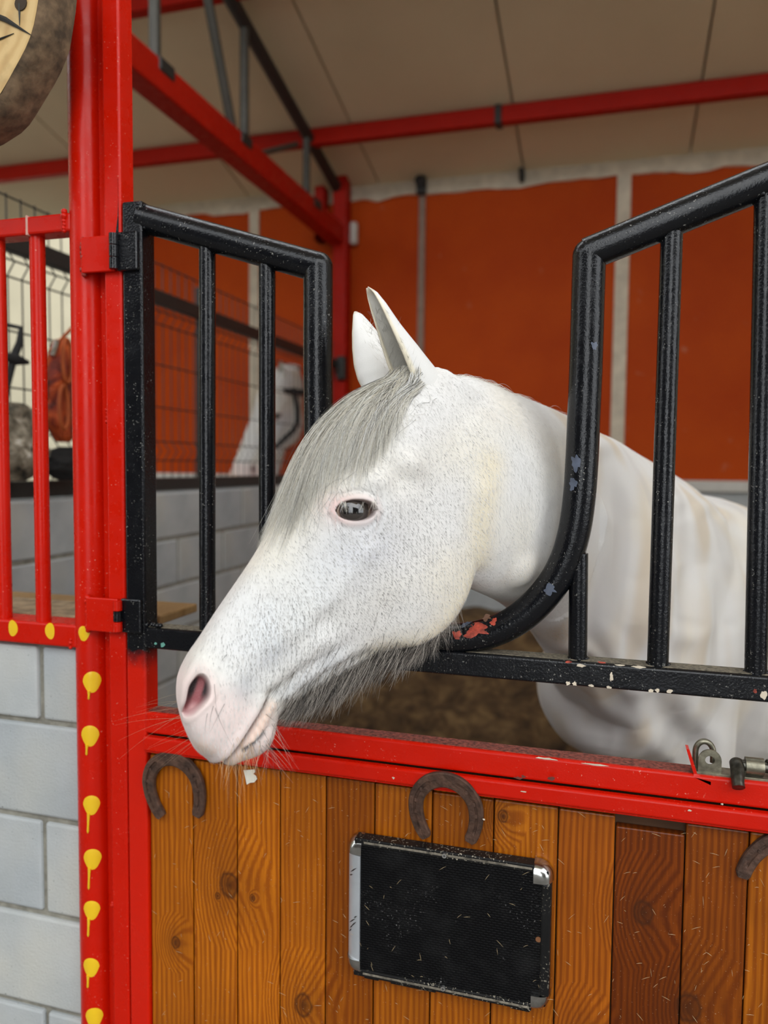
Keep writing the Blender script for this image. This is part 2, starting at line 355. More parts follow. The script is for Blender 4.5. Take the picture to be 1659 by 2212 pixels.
# truss above the partition
xt = XP + 0.02
tz0 = PXp(500, 315, xt).z
tr = empty('roof_truss', (xt, YB - 0.1, tz0), 'red and black lattice roof truss running back to the corner column', 'truss')
MB().bbox(xt - 0.055, xt + 0.055, -0.2, YB - 0.1, tz0 - 0.065, tz0 + 0.065, 0.01).build('bottom_chord', REDSTEEL, tr)
MB().tube([(xt, y, roof_z(y) - 0.07) for y in (-0.2, YB - 0.08)], 0.036, 12).build('top_chord', BLACKSTEEL, tr)
def web(ya, yb_): MB().tube([(xt, ya, tz0 + 0.05), (xt, yb_, roof_z(yb_) - 0.07)], 0.024, 10).build('web', GREYSTEEL, tr)
ys = [PXp(px, py, xt).y for px, py in ((335, 150), (505, 285), (528, 300), (662, 410))]
web(ys[0], ys[0]); web(ys[1], PXp(425, -5, xt).y); web(ys[2], ys[2]); web(ys[3], ys[3])
web(1.5, 1.5); web(1.9, 1.45)
for y in (ys[0], ys[1] + 0.03, 4.55):
    MB().bbox(xt - 0.05, xt + 0.062, y - 0.06, y + 0.06, tz0 + 0.01, tz0 + 0.075, 0.01, 1).build('gusset', BLACKSTEEL, tr)
MB().tube([PXp(562, 332, xt), PXp(640, 312, xt)], 0.016, 8).build('brace', GREYSTEEL, tr)
# corner column
cx = P(737, 600, YB - 0.12).x
co = empty('steel_column', (cx, YB - 0.12, 0), 'red steel column in the back corner below the truss end', 'column')
MB().bbox(cx - 0.05, cx + 0.05, YB - 0.17, YB - 0.06, 0, ZW + 0.06, 0.012).build('shaft', REDSTEEL, co)
zb = P(700, 515, YB - 0.1).z
MB().bbox(cx - 0.17, cx - 0.045, YB - 0.2, YB - 0.1, zb - 0.04, zb + 0.03, 0.006).build('bracket', REDSTEEL, co)
MB().bbox(cx - 0.17, cx - 0.10, YB - 0.2, YB - 0.1, zb - 0.04, ZW - 0.02, 0.006).build('end_plate', REDSTEEL, co)
MB().bbox(cx + 0.05, cx + 0.10, YB - 0.1, YB - 0.05, zb - 0.05, zb + 0.10, 0.012).build('insulator', WHITETRIM, co)
MB().bbox(cx + 0.0, cx + 0.06, YB - 0.22, YB - 0.14, P(735, 800, YB).z - 0.09, P(735, 800, YB).z + 0.07, 0.012).build('junction_box', BLACKSTEEL, co)

# ------------------------------------------------------------------ partition: blocks with a mesh fence on top
zp = 1.6 - 60 / 1662 * 2.93 * YB / 4.6
BH, BL = 0.20, 0.40
def block_wall(core, x0, x1, y0, y1, z1, axis, off=0.0, face=+1):
    """loop of single blocks standing proud of a mortar core"""
    cache = {}
    rows = int(math.ceil(z1 / BH)); lo, hi = (y0, y1) if axis == 'y' else (x0, x1)
    for r in range(rows):
        zt = z1 - r * BH; zb_ = max(0.0, zt - BH)
        s = lo - BL + (off + (BL / 2 if r % 2 else 0)) % BL
        while s < hi:
            a, b_ = max(lo, s) + 0.006, min(hi, s + BL) - 0.006
            if b_ - a > 0.03:
                L, Hh = round(b_ - a, 3), round(zt - zb_ - 0.012, 3); key = (L, Hh)
                if key not in cache:
                    T = (x1 - x0) if axis == 'y' else (y1 - y0)
                    m = MB()
                    if axis == 'y': m.bbox(-T / 2, T / 2, -L / 2, L / 2, -Hh / 2, Hh / 2, 0.006, 1)
                    else: m.bbox(-L / 2, L / 2, -T / 2, T / 2, -Hh / 2, Hh / 2, 0.006, 1)
                    me = m.mesh('block'); me.materials.append(BLOCK); cache[key] = me
                o = bpy.data.objects.new('block', cache[key]); COL.objects.link(o); o.parent = core
                j = random.uniform(-0.0015, 0.0015)
                o.location = ((x0 + x1) / 2 + j, (a + b_) / 2, (zt + zb_) / 2) if axis == 'y' else ((a + b_) / 2, (y0 + y1) / 2 + j, (zt + zb_) / 2)
            s += BL
wp = struct('wall_partition', MB().box(XP - 0.085, XP + 0.085, 1.40, YB - 0.03, 0, zp - 0.01), MORTAR)
block_wall(wp, XP - 0.09, XP + 0.09, 1.40, YB - 0.03, zp, 'y', 0.1)
# front wall under the red rails
zf = P(100, 1392, 1.18).z
xpost = P(205, 1400, 1.19).x
WFX0 = XP - 0.3
wf = struct('wall_front', MB().box(WFX0, xpost - 0.01, 1.188, 1.372, 0, zf - 0.004), MORTAR)
jx = P(86, 1470, 1.18).x
BH = abs(P(90, 1561, 1.18).z - P(90, 1770, 1.18).z)
first = zf - P(90, 1561, 1.18).z
def front_blocks():
    zt = zf; r = 0; cache = {}
    while zt > 0.01:
        hgt = first if r == 0 else BH; zb_ = max(0, zt - hgt)
        s = jx - 5 * BL + (0 if r % 2 == 0 else BL / 2)
        while s < xpost - 0.01:
            a, b_ = max(WFX0, s) + 0.005, min(xpost - 0.012, s + BL) - 0.005
            if b_ - a > 0.02:
                L, Hh = round(b_ - a, 3), round(zt - zb_ - 0.011, 3)
                if Hh > 0.02:
                    if (L, Hh) not in cache:
                        me = MB().bbox(-L / 2, L / 2, -0.1, 0.1, -Hh / 2, Hh / 2, 0.005, 2).mesh('block'); me.materials.append(BLOCK); cache[(L, Hh)] = me
                    o = bpy.data.objects.new('block', cache[(L, Hh)]); COL.objects.link(o); o.parent = wf
                    o.location = ((a + b_) / 2, 1.28 + random.uniform(-0.002, 0.002), (zt + zb_) / 2)
            s += BL
        zt = zb_; r += 1
front_blocks()
MB().bbox(WFX0, xpost - 0.02, 1.23, 1.372, zf - 0.006, zf + 0.045, 0.006).build('sand_ledge', DUST, wf)
# ------------------------------------------------------------------ mesh fence on the partition
fz0, fz1 = zp + 0.02, 1.6 + 0.75 * YB / 4.6
ymin, ymax = 1.45, YB - 0.08
mf = empty('mesh_fence', (XP, 1.5, zp), 'black welded wire mesh fence along the top of the stall partition', 'fence')
zu = PXp(345, 650, XP).z
MB().bbox(XP - 0.02, XP + 0.03, ymin, ymax, zp - 0.001, zp + 0.055, 0.006).build('bottom_rail', BLACKSTEEL, mf)
MB().bbox(XP + 0.008, XP + 0.045, ymin, ymax, zu - 0.03, zu + 0.03, 0.006).build('middle_rail', BLACKSTEEL, mf)
for y in (ymin + 0.02, 3.3, ymax - 0.03):
    MB().bbox(XP - 0.045, XP - 0.01, y - 0.02, y + 0.02, zp, fz1 - 0.02, 0.004).build('post', BLACKSTEEL, mf)
m = MB(); kz = zu - 0.055
def foldx(z):
    for zc in (kz, zp + 0.17):
        if abs(z - zc) < 0.04: return 0.028 * (1 - abs(z - zc) / 0.04)
    return 0.0
zs = [fz0, zp + 0.13, zp + 0.17, zp + 0.21, kz - 0.04, kz, kz + 0.04, fz1]
y = ymin + 0.03
while y < ymax:
    m.tube([(XP + foldx(z), y, z) for z in zs], 0.0028, 5); y += 0.056 * YB / 4.6
m.build('vertical_wires', BLACKSTEEL, mf)['kind'] = 'stuff'
for z in (fz1 - 0.01, kz + 0.045, kz, kz - 0.045, (kz + zp) / 2 + 0.16, (kz + zp) / 2 - 0.02, zp + 0.21, zp + 0.13):
    MB().tube([(XP + 0.005 + foldx(z), ymin, z), (XP + 0.005 + foldx(z), ymax, z)], 0.0032, 6).build('wire', BLACKSTEEL, mf)
# timber offcut lying on the near end of the front wall inside
tb = P(350, 1325, 1.47)
# ------------------------------------------------------------------ red rail fence left of the post
fb = empty('rail_fence', (WFX0, 1.19, zf), 'red tubular rail fence standing on the block wall left of the post', 'fence')
zt0, zt1 = P(100, 503, 1.165).z, P(100, 463, 1.165).z
zb0, zb1 = P(100, 1388, 1.165).z, P(100, 1346, 1.165).z
zb0 = min(zb0, zf + 0.002)
xj = P(58, 480, 1.165).x
MB().bbox(WFX0, xpost - 0.02, 1.165, 1.205, zt0, zt1, 0.004).build('top_rail', RED, fb)
MB().bbox(xj - 0.002, xj + 0.002, 1.1635, 1.206, zt0 - 0.001, zt1 + 0.001, 0.0005, 1).build('weld_seam', plain('pale_weld_line', (0.75, 0.42, 0.34), 0.5), fb)
MB().bbox(WFX0, xpost - 0.02, 1.165, 1.225, zb0, zb1, 0.004).build('bottom_rail', RED, fb)
bx1 = P(87, 900, 1.185).x; bx0 = P(2, 900, 1.185).x; bp = bx1 - bx0
for k in range(-6, 1):
    MB().tube([(bx1 + bp * k, 1.185, zb1 - 0.004), (bx1 + bp * k, 1.185, zt0 + 0.004)], 0.0135, 18).build('bar', RED, fb)
def blob(cx_, cz_, r, y, mat, parent, drip=0, name='paint_dot', sq=1.15):
    n = 22; vs = [(cx_, y - 0.0012, cz_)]
    for k in range(n):
        a = 2 * PI * k / n; rr = r * (1 + 0.05 * math.sin(3 * a + cx_ * 40))
        vs.append((cx_ + rr * math.cos(a), y, cz_ + rr * sq * math.sin(a)))
    return vs, [(0, 1 + k, 1 + (k + 1) % n) for k in range(n)]
for px, py in ((28, 1357), (108, 1363)):
    c = P(px, py, 1.165); vs, fs = blob(c.x, c.z, 0.0105, 1.1648, None, None, sq=1.45)
    MB().add(vs, fs, True).build('paint_dot', YELLOW, fb)
# weld beads
def weld(parent, pts, r, mat, name='weld_bead'):
    m = MB()
    for p in pts:
        q = [Vector(p) + Vector((random.uniform(-r, r), random.uniform(-r, r) * 0.5, random.uniform(-r, r))) * 0.35 for _ in range(1)]
        bm = bmesh.new(); bmesh.ops.create_icosphere(bm, subdivisions=1, radius=r * random.uniform(0.7, 1.15))
        bm.verts.index_update(); m.add([v.co + q[0] for v in bm.verts], [[v.index for v in f.verts] for f in bm.faces], True); bm.free()
    return m.build(name, mat, parent)
pr = 0.030
pc = Vector((P(197, 1100, 1.19).x, 1.19, 0))
weld(fb, [(pc.x - 0.0285, 1.166, zt0 + (zt1 - zt0) * k / 7) for k in range(8)], 0.006, RED)
weld(fb, [(pc.x - 0.0285, 1.166, zb0 + (zb1 - zb0) * k / 5) for k in range(3)], 0.005, RED)

# ------------------------------------------------------------------ door post: round pipe with a square tube welded on
po = empty('door_post', (pc.x, 1.19, 0), 'red steel post of round pipe and square tube with yellow paint drips', 'post')
ZTOP = roof_z(1.19) - 0.02
pipe = MB().tube([(pc.x, 1.19, 0), (pc.x, 1.19, ZTOP)], pr, 40).build('pipe', RED, po)
sx0, sx1 = P(236, 1500, 1.16).x, P(272, 1500, 1.16).x
MB().bbox(sx0, sx1, 1.16, 1.20, 0, ZTOP, 0.004, 3).build('square_tube', RED, po)
MB().box(pc.x + 0.01, sx0 + 0.002, 1.186, 1.194, 0, ZTOP).build('filler_strip', RED, po)
weld(po, [(sx0 - 0.003, 1.168, P(225, py, 1.17).z) for py in (885, 893, 902, 911)], 0.0045, RED)
weld(po, [(sx0 - 0.003, 1.168, P(225, py, 1.17).z) for py in (1945, 1951)], 0.005, RED)
def dot_on_pipe(px, py, rpx, drip, dw=5):
    """paint blob with a run, laid on the round pipe"""
    c = P(px, py, 1.19 - pr); ang0 = math.asin(max(-0.98, min(0.98, (c.x - pc.x) / (pr)))) if abs(c.x - pc.x) < pr else -0.9
    s = 1.165 / 1190.0; vs = []; n = 24; out = []
    for k in range(n):
        a = 2 * PI * k / n
        dx = rpx * math.cos(a); dz = rpx * 1.12 * math.sin(a)
        if math.sin(a) < 0: dx *= 1 + 0.35 * math.sin(a) * abs(math.cos(a)); dz *= 1.1
        out.append((dx, dz))
    def onpipe(dx, dz, e):
        an = ang0 + dx * s / pr; return (pc.x + (pr + e) * math.sin(an), 1.19 - (pr + e) * math.cos(an), c.z + dz * s)
    rings = [1.0, 0.8, 0.4]
    for ri, rg in enumerate(rings): vs += [onpipe(x * rg, z * rg, 0.0002 + 0.0006 * (ri > 0)) for x, z in out]
    vs.append(onpipe(0, 0, 0.0009))
    fs = [(r * n + k, r * n + (k + 1) % n, (r + 1) * n + (k + 1) % n, (r + 1) * n + k) for r in range(2) for k in range(n)] + [(2 * n + k, 2 * n + (k + 1) % n, 3 * n) for k in range(n)]
    m = MB().add(vs, fs, True)
    if drip:
        pts = [Vector(onpipe(-rpx * 0.30 - 0.05 * t * drip, -rpx * 1.0 - t * drip, 0.0006)) for t in (0, 0.5, 0.9, 1.0)]
        m.tube(pts, [0.0030, 0.0020, 0.0022, 0.0008], 8)
    m.build('paint_dot', YELLOW, po)
for px, py, r, d in ((180, 1368, 12, 0), (195, 1474, 17, 16), (192, 1590, 17, 20), (195, 1740, 16, 38), (197, 1857, 17, 42), (196, 1967, 16, 36), (195, 2090, 16, 25), (201, 2200, 17, 20)):
    dot_on_pipe(px, py, r, d)
# black overspray from the grille on the edge of the tube
ov = [(262, 388), (270, 384), (273, 505), (250, 505), (254, 470), (258, 430)]
q = [P(x, y, 1.1596) for x, y in ov]; xm = sx1 - 0.0042
MB().add([(min(v.x, xm), 1.1594, v.z) for v in q] + [(min(v.x, xm), 1.1599, v.z) for v in q], [tuple(range(6)), tuple(range(11, 5, -1))] + [(i, (i + 1) % 6, (i + 1) % 6 + 6, i + 6) for i in range(6)]).build('overspray', BLACK, po)
# hinge leaves welded to the post and painted red
sL, sR = P(276, 1700, 1.16).x, P(317, 1700, 1.16).x         # door stile
def hinge_z(py): return P(250, py, 1.155).z
for (ya, yb_, mt) in ((508, 586, RUST), (1293, 1366, RED)):
    z0, z1 = hinge_z(yb_), hinge_z(ya)
    MB().bbox(pc.x + 0.016, sL - 0.010, 1.150, 1.158, z0, z1, 0.002).build('hinge_leaf', RED, po)
    weld(po, [(pc.x + 0.016, 1.156, z0 + (z1 - z0) * k / 7) for k in range(8)], 0.0058, RED if mt is RED else plain('scorched_red_weld', (0.32, 0.03, 0.02), 0.45))

# ------------------------------------------------------------------ the stall door
dr = empty('stall_door', ((sL - 0.1), 1.18, 0), 'stall door of varnished planks in red steel under a black barred grille', 'door')
XD = 0.33                                                     # latch side
# paint changing from red to black up the hinge stile (a sprayed edge with its own shape)
def two_tone():
    m = BLACK.copy(); m.name = 'black_over_red_paint'; nt = m.node_tree; b = nt.nodes['Principled BSDF']
    src = b.inputs['Base Color'].links[0].from_socket
    tc = nt.nodes.new('ShaderNodeTexCoord'); sp = nt.nodes.new('ShaderNodeSeparateXYZ'); nt.links.new(tc.outputs['Object'], sp.inputs[0])
    n1 = nz(nt, tc.outputs['Object'], 60, 3); md = nt.nodes.new('ShaderNodeMath'); md.operation = 'MULTIPLY_ADD'; md.inputs[1].default_value = 0.03
    nt.links.new(n1, md.inputs[0]); nt.links.new(sp.outputs['Z'], md.inputs[2])
    zz = P(295, 1425, 1.16).z
    mr = nt.nodes.new('ShaderNodeMapRange'); mr.inputs[1].default_value = zz - 0.005; mr.inputs[2].default_value = zz + 0.035; nt.links.new(md.outputs[0], mr.inputs[0])
    c = mixc(nt, mr.outputs[0], (0.60, 0.010, 0.001), src); nt.links.new(c, b.inputs['Base Color']); return m
BOR = two_tone()
zst = P(300, 432, 1.16).z
MB().bbox(sL, sR, 1.16, 1.20, 0.12, zst, 0.004, 3).build('hinge_stile', BOR, dr)
# scorched paint on the post next to the grille
YT = 1.18; RU = 0.0240; RBAR = 0.0140
def T(px, py): return P(px, py, YT)
tA = T(322, 474); tB = T(687, 577)
MB().tube([Vector((sR - 0.012, YT, tA.z + (tA.z - tB.z) * 0.03)), tB + (tB - tA).normalized() * 0.004], RU, 28).build('top_rail', BLACK, dr)
rB = T(1273, 548); rC = T(1659, 390); dirr = (rC - rB).normalized()
rEnd = rB + dirr * ((XD - 0.02 - rB.x) / dirr.x)
MB().tube([rB - dirr * 0.004, rEnd], RU, 28).build('top_rail', BLACK, dr)
# U-shaped neck opening: one bent tube
half = [(1273, 552), (1270, 640), (1266, 780), (1261, 900), (1256, 1010), (1250, 1085), (1240, 1150), (1222, 1210), (1194, 1262), (1155, 1308), (1110, 1343), (1060, 1366), (1010, 1377)]
hp = [T(*p) for p in half]; xc = (hp[0].x + tB.x) / 2
right = [(p.x - xc, p.z) for p in hp if p.x > xc + 0.01]
zdiff = tB.z - hp[0].z
path = [Vector((xc + x, YT, z)) for x, z in right]
lft = []
for x, z in reversed(right):
    k = (z - right[-1][1]) / (right[0][1] - right[-1][1])
    lft.append(Vector((xc - x, YT, z + zdiff * max(0, k) ** 2)))
zbot = path[-1].z - 0.004
full = path + [Vector((xc, YT, zbot))] + lft
def smooth_path(pts, n=10):
    out = []
    for i in range(len(pts) - 1):
        p0 = pts[max(0, i - 1)]; p1 = pts[i]; p2 = pts[i + 1]; p3 = pts[min(len(pts) - 1, i + 2)]
        for k in range(n):
            t = k / n
            out.append(0.5 * ((2 * p1) + (p2 - p0) * t + (2 * p0 - 5 * p1 + 4 * p2 - p3) * t * t + (3 * p1 - p0 - 3 * p2 + p3) * t ** 3))
    return out + [pts[-1]]
MB().tube(smooth_path(full, 6), RU, 28).build('neck_opening_tube', BLACK, dr)
for p in (full[0], full[-1]):                                # mitred joint knuckles
    m = MB(); bm = bmesh.new(); bmesh.ops.create_uvsphere(bm, u_segments=20, v_segments=12, radius=RU * 1.01); bm.verts.index_update()
    m.add([v.co + p for v in bm.verts], [[v.index for v in f.verts] for f in bm.faces], True); bm.free(); m.build('mitre_joint', BLACK, dr)
# bottom rail of the grille
gz0, gz1 = P(1229, 1481, 1.16).z, P(1229, 1428, 1.16).z
MB().bbox(sR - 0.004, XD - 0.02, 1.16, 1.20, gz0, gz1, 0.004, 3).build('grille_rail', BLACK, dr)
MB().bbox(sR, XD - 0.03, 1.166, 1.196, gz1 - 0.001, gz1 + 0.0012, 0.0005, 1).build('dust_film', plain('grey_straw_dust', (0.20, 0.17, 0.12), 0.95, 0, 0.7, 200, 0.5, 400), dr)
def bar(px, ytop, ybot, r=RBAR, x2=None):
    a = T(px, ytop); b_ = T(x2 if x2 else px, ybot)
    MB().tube([Vector((b_.x, YT, gz1 - 0.003)), Vector((a.x, YT, a.z))], r, 20).build('bar', BLACK, dr)
bar(448, 522, 1370); bar(577, 560, 1380); bar(1452, 480, 1430, RBAR * 1.08, 1421)
bar(1250, 1195, 1425, RBAR, 1248); bar(1655, 400, 1440, RBAR * 1.08, 1633); 
xb = T(1633, 1440).x + 0.125
MB().tube([(xb, YT, gz1), (xb, YT, rB.z + (xb - rB.x) * dirr.z / dirr.x)], RBAR, 20).build('bar', BLACK, dr)
for px, py in ((448, 528), (577, 566), (1452, 490), (1655, 425)):
    c = T(px, py); weld(dr, [(c.x + 0.013 * math.cos(a), YT - 0.004 - 0.011 * math.sin(a), c.z) for a in (0, 0.5, 1.0, 1.5, 2.0, 2.5, 3.1)], 0.0036, BLACK)
for px, py in ((1249, 1418), (1421, 1428), (1633, 1442)):
    c = T(px, py); weld(dr, [(c.x + 0.014 * math.cos(a), YT - 0.012 * math.sin(a), gz1 + 0.001) for a in (0, 0.5, 1.0, 1.5, 2.0, 2.5, 3.1)], 0.0034, BLACK)
# hinge barrels
for ya, yb_ in ((506, 584), (1295, 1362)):
    z0, z1 = hinge_z(yb_), hinge_z(ya); hx = sL - 0.006
    h = MB().bbox(hx, sR - 0.004, 1.152, 1.162, z0 - 0.002, z1 + 0.003, 0.003).build('hinge', BLACK, dr)
    for k in range(3):
        zz0 = z0 + (z1 - z0) * k / 3 + 0.0008; zz1 = z0 + (z1 - z0) * (k + 1) / 3 - 0.0008
        MB().tube([(hx - 0.002, 1.148, zz0), (hx - 0.002, 1.148, zz1)], 0.0078, 18).build('knuckle', BLACK if ya < 1000 or k == 1 else RED, h)
weld(dr, [(sR + 0.002, 1.164, P(322, py, 1.16).z) for py in (440, 452, 464, 476, 488)], 0.004, BLACK)
weld(dr, [(sR + 0.006 * k, 1.168, P(325, 1352, 1.16).z) for k in range(5)], 0.0055, BLACK)
# red frame of the lower leaf
rz1 = P(1000, 1617, 1.16).z; rz0 = P(1000, 1668, 1.16).z; mz0 = P(1000, 1712, 1.152).z; mz1 = P(1000, 1676, 1.152).z
MB().bbox(sR - 0.003, XD, 1.16, 1.20, rz0, rz1, 0.004, 3).build('frame_rail', RED, dr)
MB().bbox(sR, XD - 0.02, 1.167, 1.197, rz1 - 0.001, rz1 + 0.0008, 0.0004, 1).build('dust_film', plain('reddish_rail_dust', (0.30, 0.075, 0.05), 0.95, 0, 0.75, 160, 0.5, 400), dr)
MB().bbox(sR - 0.001, XD, 1.150, 1.166, mz0, mz1 - 0.0005, 0.004, 3).build('moulding', RED, dr)
MB().bbox(sR - 0.001, XD, 1.153, 1.170, mz0 - 0.003, mz0 + 0.004, 0.002, 2).build('moulding_lip', RED, dr)
MB().bbox(XD - 0.04, XD, 1.16, 1.20, 0.12, rEnd.z + 0.01, 0.004, 3).build('latch_stile', BOR, dr)
MB().bbox(sR - 0.003, XD - 0.03, 1.16, 1.20, 0.12, 0.16, 0.004, 3).build('frame_rail', RED, dr)
# planks
MB().box(sR, XD - 0.03, 1.188, 1.198, 0.16, rz0).build('backing_board', plain('dark_backing_board', (0.10, 0.045, 0.018), 0.8), dr)
sxs = [318, 418, 512, 604, 703, 807, 931, 1063, 1202, 1325, 1476, 1614, 1752]
WOODMID = wood_mat('brown_pine', (0.40, 0.105, 0.005), (0.25, 0.056, 0.003), (0.11, 0.021, 0.0012), 0.34, KNOTS)
WOODRED = wood_mat('darker_reddish_pine', (0.30, 0.068, 0.003), (0.17, 0.034, 0.002), (0.08, 0.014, 0.001), 0.34, KNOTS)
for i in range(len(sxs) - 1):
    a = P(sxs[i], 1950, D).x + 0.0009; b_ = P(sxs[i + 1], 1950, D).x - 0.0009
    if i == 0: a = sR + 0.001
    if i == len(sxs) - 2: b_ = XD - 0.041
    top = mz0 - 0.001 - (0.018 if i == 9 else random.uniform(0.0, 0.003))
    dy = random.uniform(-0.0015, 0.0015)
    MB().bbox(a, b_, D + dy, D + 0.018, 0.155, top - 0.010, 0.0022, 2).build('plank', WOODRED if i == 9 else (WOODMID if i in (8, 10) else WOOD), dr)
    MB().bbox(a, b_, D + dy + 0.002, D + 0.018, top - 0.0085, top + 0.006, 0.001, 1).build('plank_end', WOODMID if i in (8, 10) else WOOD, dr) if i != 9 else None
# paint chips with their own outline, as thin flakes
def chip(parent, c, rx, rz, mat, nrm='y', n=14, seed=0, off=0.0):
    rnd = random.Random(seed); vs = [Vector((0, 0, 0))]
    for k in range(n):
        a = 2 * PI * k / n; q = rnd.uniform(0.6, 1.15); vs.append(Vector((rx * q * math.cos(a), 0, rz * q * math.sin(a))))
    vs = [Vector(c) + v + Vector((0, -off, 0)) for v in vs]
    return vs, [(0, 1 + k, 1 + (k + 1) % n) for k in range(n)]
def chips(parent, lst, mat, name='paint_chip', y=1.1595, sc=7.2e-4):
    m = MB()
    for i, (px, py, rx, ry) in enumerate(lst):
        vs, fs = chip(None, P(px, py, y), rx * sc, ry * sc, None, seed=int(px * 7 + py)); m.add(vs, fs)
    return m.build(name, mat, parent)
chips(dr, [(1227, 1476, 5, 5), (1241, 1477, 5, 5), (1276, 1481, 7, 3), (1316, 1485, 6, 3), (1406, 1492, 6, 4), (1420, 1492, 5, 4), (1447, 1493, 6, 5), (1321, 1462, 4, 10), (1255, 1438, 11, 4), (1380, 1441, 14, 4), (1340, 1437, 12, 2), (1650, 1502, 6, 9)], CHIP_CREAM)
chips(dr, [(1228, 1430, 8, 3), (1631, 1493, 4, 4), (1300, 1431, 10, 2)], CHIP_RED)
chips(dr, [(352, 1393, 7, 7), (336, 1390, 4, 4)], CHIP_GREEN)
chips(dr, [(1180, 1639, 24, 2.5), (1290, 1652, 30, 2.2)], CHIP_CREAM, y=1.1594)
chips(dr, [(1120, 1681, 10, 3), (1190, 1682, 9, 5), (1130, 1678, 5, 4)], plain('dark_rust_chip', (0.16, 0.03, 0.02), 0.7), y=1.1495)
chips(dr, [(1045, 1770, 3, 2), (850, 1680, 4, 1.5), (1490, 1751, 5, 2), (1560, 1737, 3, 2), (1130, 1710, 7, 1.5), (850, 1682, 2, 2)], CHIP_CREAM, y=1.1495)
def tube_chips(lst, mat, name='paint_chip'):
    """flakes wrapped on the bent tube: pushed onto its round face"""
    m = MB(); sp = smooth_path(full, 6)
    for i, (px, py, rx, ry, rot) in enumerate(lst):
        c = T(px, py); rnd = random.Random(i * 13 + 5); n = 26
        q = min(sp, key=lambda s: (s - c).length); j = sp.index(q); t = (sp[min(j + 1, len(sp) - 1)] - sp[max(j - 1, 0)]).normalized()
        pts = []
        for ring in (1.0, 0.66, 0.33):
            for k in range(n):
                a = 2 * PI * k / n; w = (0.62 + 0.5 * noise.noise(Vector((math.cos(a) * 1.7 + i * 3, math.sin(a) * 1.7, ring * 0.2)))) * ring * 1.25
                x = rx * w * math.cos(a) * 7.2e-4; z = ry * w * math.sin(a) * 7.2e-4
                X = x * math.cos(rot) - z * math.sin(rot); Z = x * math.sin(rot) + z * math.cos(rot)
                pts.append(Vector((c.x + X, 0, c.z + Z)))
        pts.append(Vector((c.x, 0, c.z)))
        vs = []
        for p in pts:
            rel = Vector((p.x - q.x, 0, p.z - q.z)); d = rel - t * rel.dot(t); dd = min(d.length, RU * 0.97)
            vs.append(Vector((p.x, YT - math.sqrt(RU * RU - dd * dd) - 0.0006, p.z)))
        fs = [(r * n + k, r * n + (k + 1) % n, (r + 1) * n + (k + 1) % n, (r + 1) * n + k) for r in (0, 1) for k in range(n)] + [(2 * n + k, 2 * n + (k + 1) % n, 3 * n) for k in range(n)]
        m.add(vs, fs, True)
    return m.build(name, mat, dr)
tube_chips([(1035, 1355, 40, 14, 0.25), (992, 1366, 16, 12, 0.1), (1070, 1338, 14, 9, 0.8)], CHIP_RED)
tube_chips([(1192, 1267, 15, 13, 0.4), (1284, 752, 10, 11, 0), (1246, 1000, 15, 26, 0.1), (1240, 1045, 11, 14, 0), (1010, 1345, 14, 5, .3)], CHIP_BLUE)
tube_chips([(1054, 1331, 12, 7, 0.5)], plain('brown_rust_chip', (0.20, 0.10, 0.06), 0.7))
# latch bracket and spring bolt on the rail
def Lq(px, py, y=1.18): return P(px, py, y)
zr_ = rz1
lx = lambda px, py=1640: P(px, py, 1.178).x
MB().bbox(lx(1500), XD - 0.01, 1.166, 1.196, zr_ - 0.001, zr_ + 0.003, 0.001, 1).build('latch_plate', ZINC, dr)
def eye_tab(x, y, hgt, w, mat, name, tilt=0.0):
    n = 14; outer = [(-w, 0), (w, 0)] + [(w * math.cos(PI * k / n), hgt - w + w * math.sin(PI * k / n)) for k in range(n + 1)]
    hole = [(w * 0.42 * math.cos(2 * PI * k / 16), hgt - w + w * 0.42 * math.sin(2 * PI * k / 16)) for k in range(16)]
    bm = bmesh.new()
    def loop(pts, yy): return [bm.verts.new((x + px, yy, zr_ + 0.002 + pz)) for px, pz in pts]
    o0, h0 = loop(outer, y), loop(hole, y)
    e = [bm.edges.new((o0[i], o0[(i + 1) % len(o0)])) for i in range(len(o0))] + [bm.edges.new((h0[i], h0[(i + 1) % 16])) for i in range(16)]
    g = bmesh.ops.triangle_fill(bm, use_beauty=True, edges=e)
    fs = [f for f in bm.faces]
    r = bmesh.ops.extrude_face_region(bm, geom=fs)
    for v in [q for q in r['geom'] if isinstance(q, bmesh.types.BMVert)]: v.co.y += 0.003
    bmesh.ops.recalc_face_normals(bm, faces=bm.faces)
    me = bpy.data.meshes.new(name); bm.to_mesh(me); bm.free(); return link(name, me, mat, dr)
ex = P(1533, 1650, 1.172).x
eye_tab(ex, 1.169, 0.034, 0.0155, ZINC, 'padlock_tab')
n = 18; sp_ = [Vector((ex - 0.004 + 0.012 * math.cos(PI - PI * k / n) - 0.002, 1.186, zr_ + 0.026 + 0.016 * math.sin(PI * k / n))) for k in range(n + 1)]
MB().tube([Vector((sp_[0].x, 1.186, zr_ + 0.002))] + sp_ + [Vector((sp_[-1].x, 1.186, zr_ + 0.012))], 0.0042, 12).build('staple', ZINC, dr)
tx = P(1500, 1660, 1.164).x
MB().add([(tx - 0.012, 1.162, zr_ + 0.036), (tx - 0.008, 1.162, zr_ + 0.036), (tx + 0.004, 1.162, zr_ + 0.001), (tx - 0.001, 1.162, zr_ + 0.001), (tx + 0.022, 1.160, zr_ - 0.007), (tx + 0.022, 1.160, zr_ - 0.012), (tx - 0.001, 1.160, zr_ - 0.003),
          (tx - 0.012, 1.180, zr_ + 0.036), (tx - 0.008, 1.180, zr_ + 0.036), (tx + 0.004, 1.180, zr_ + 0.001), (tx - 0.001, 1.180, zr_ + 0.001)],
         [(0, 1, 2, 3), (7, 10, 9, 8), (0, 3, 10, 7), (1, 8, 9, 2), (0, 7, 8, 1), (3, 2, 4, 5, 6)]).build('bent_plate', RED, dr)
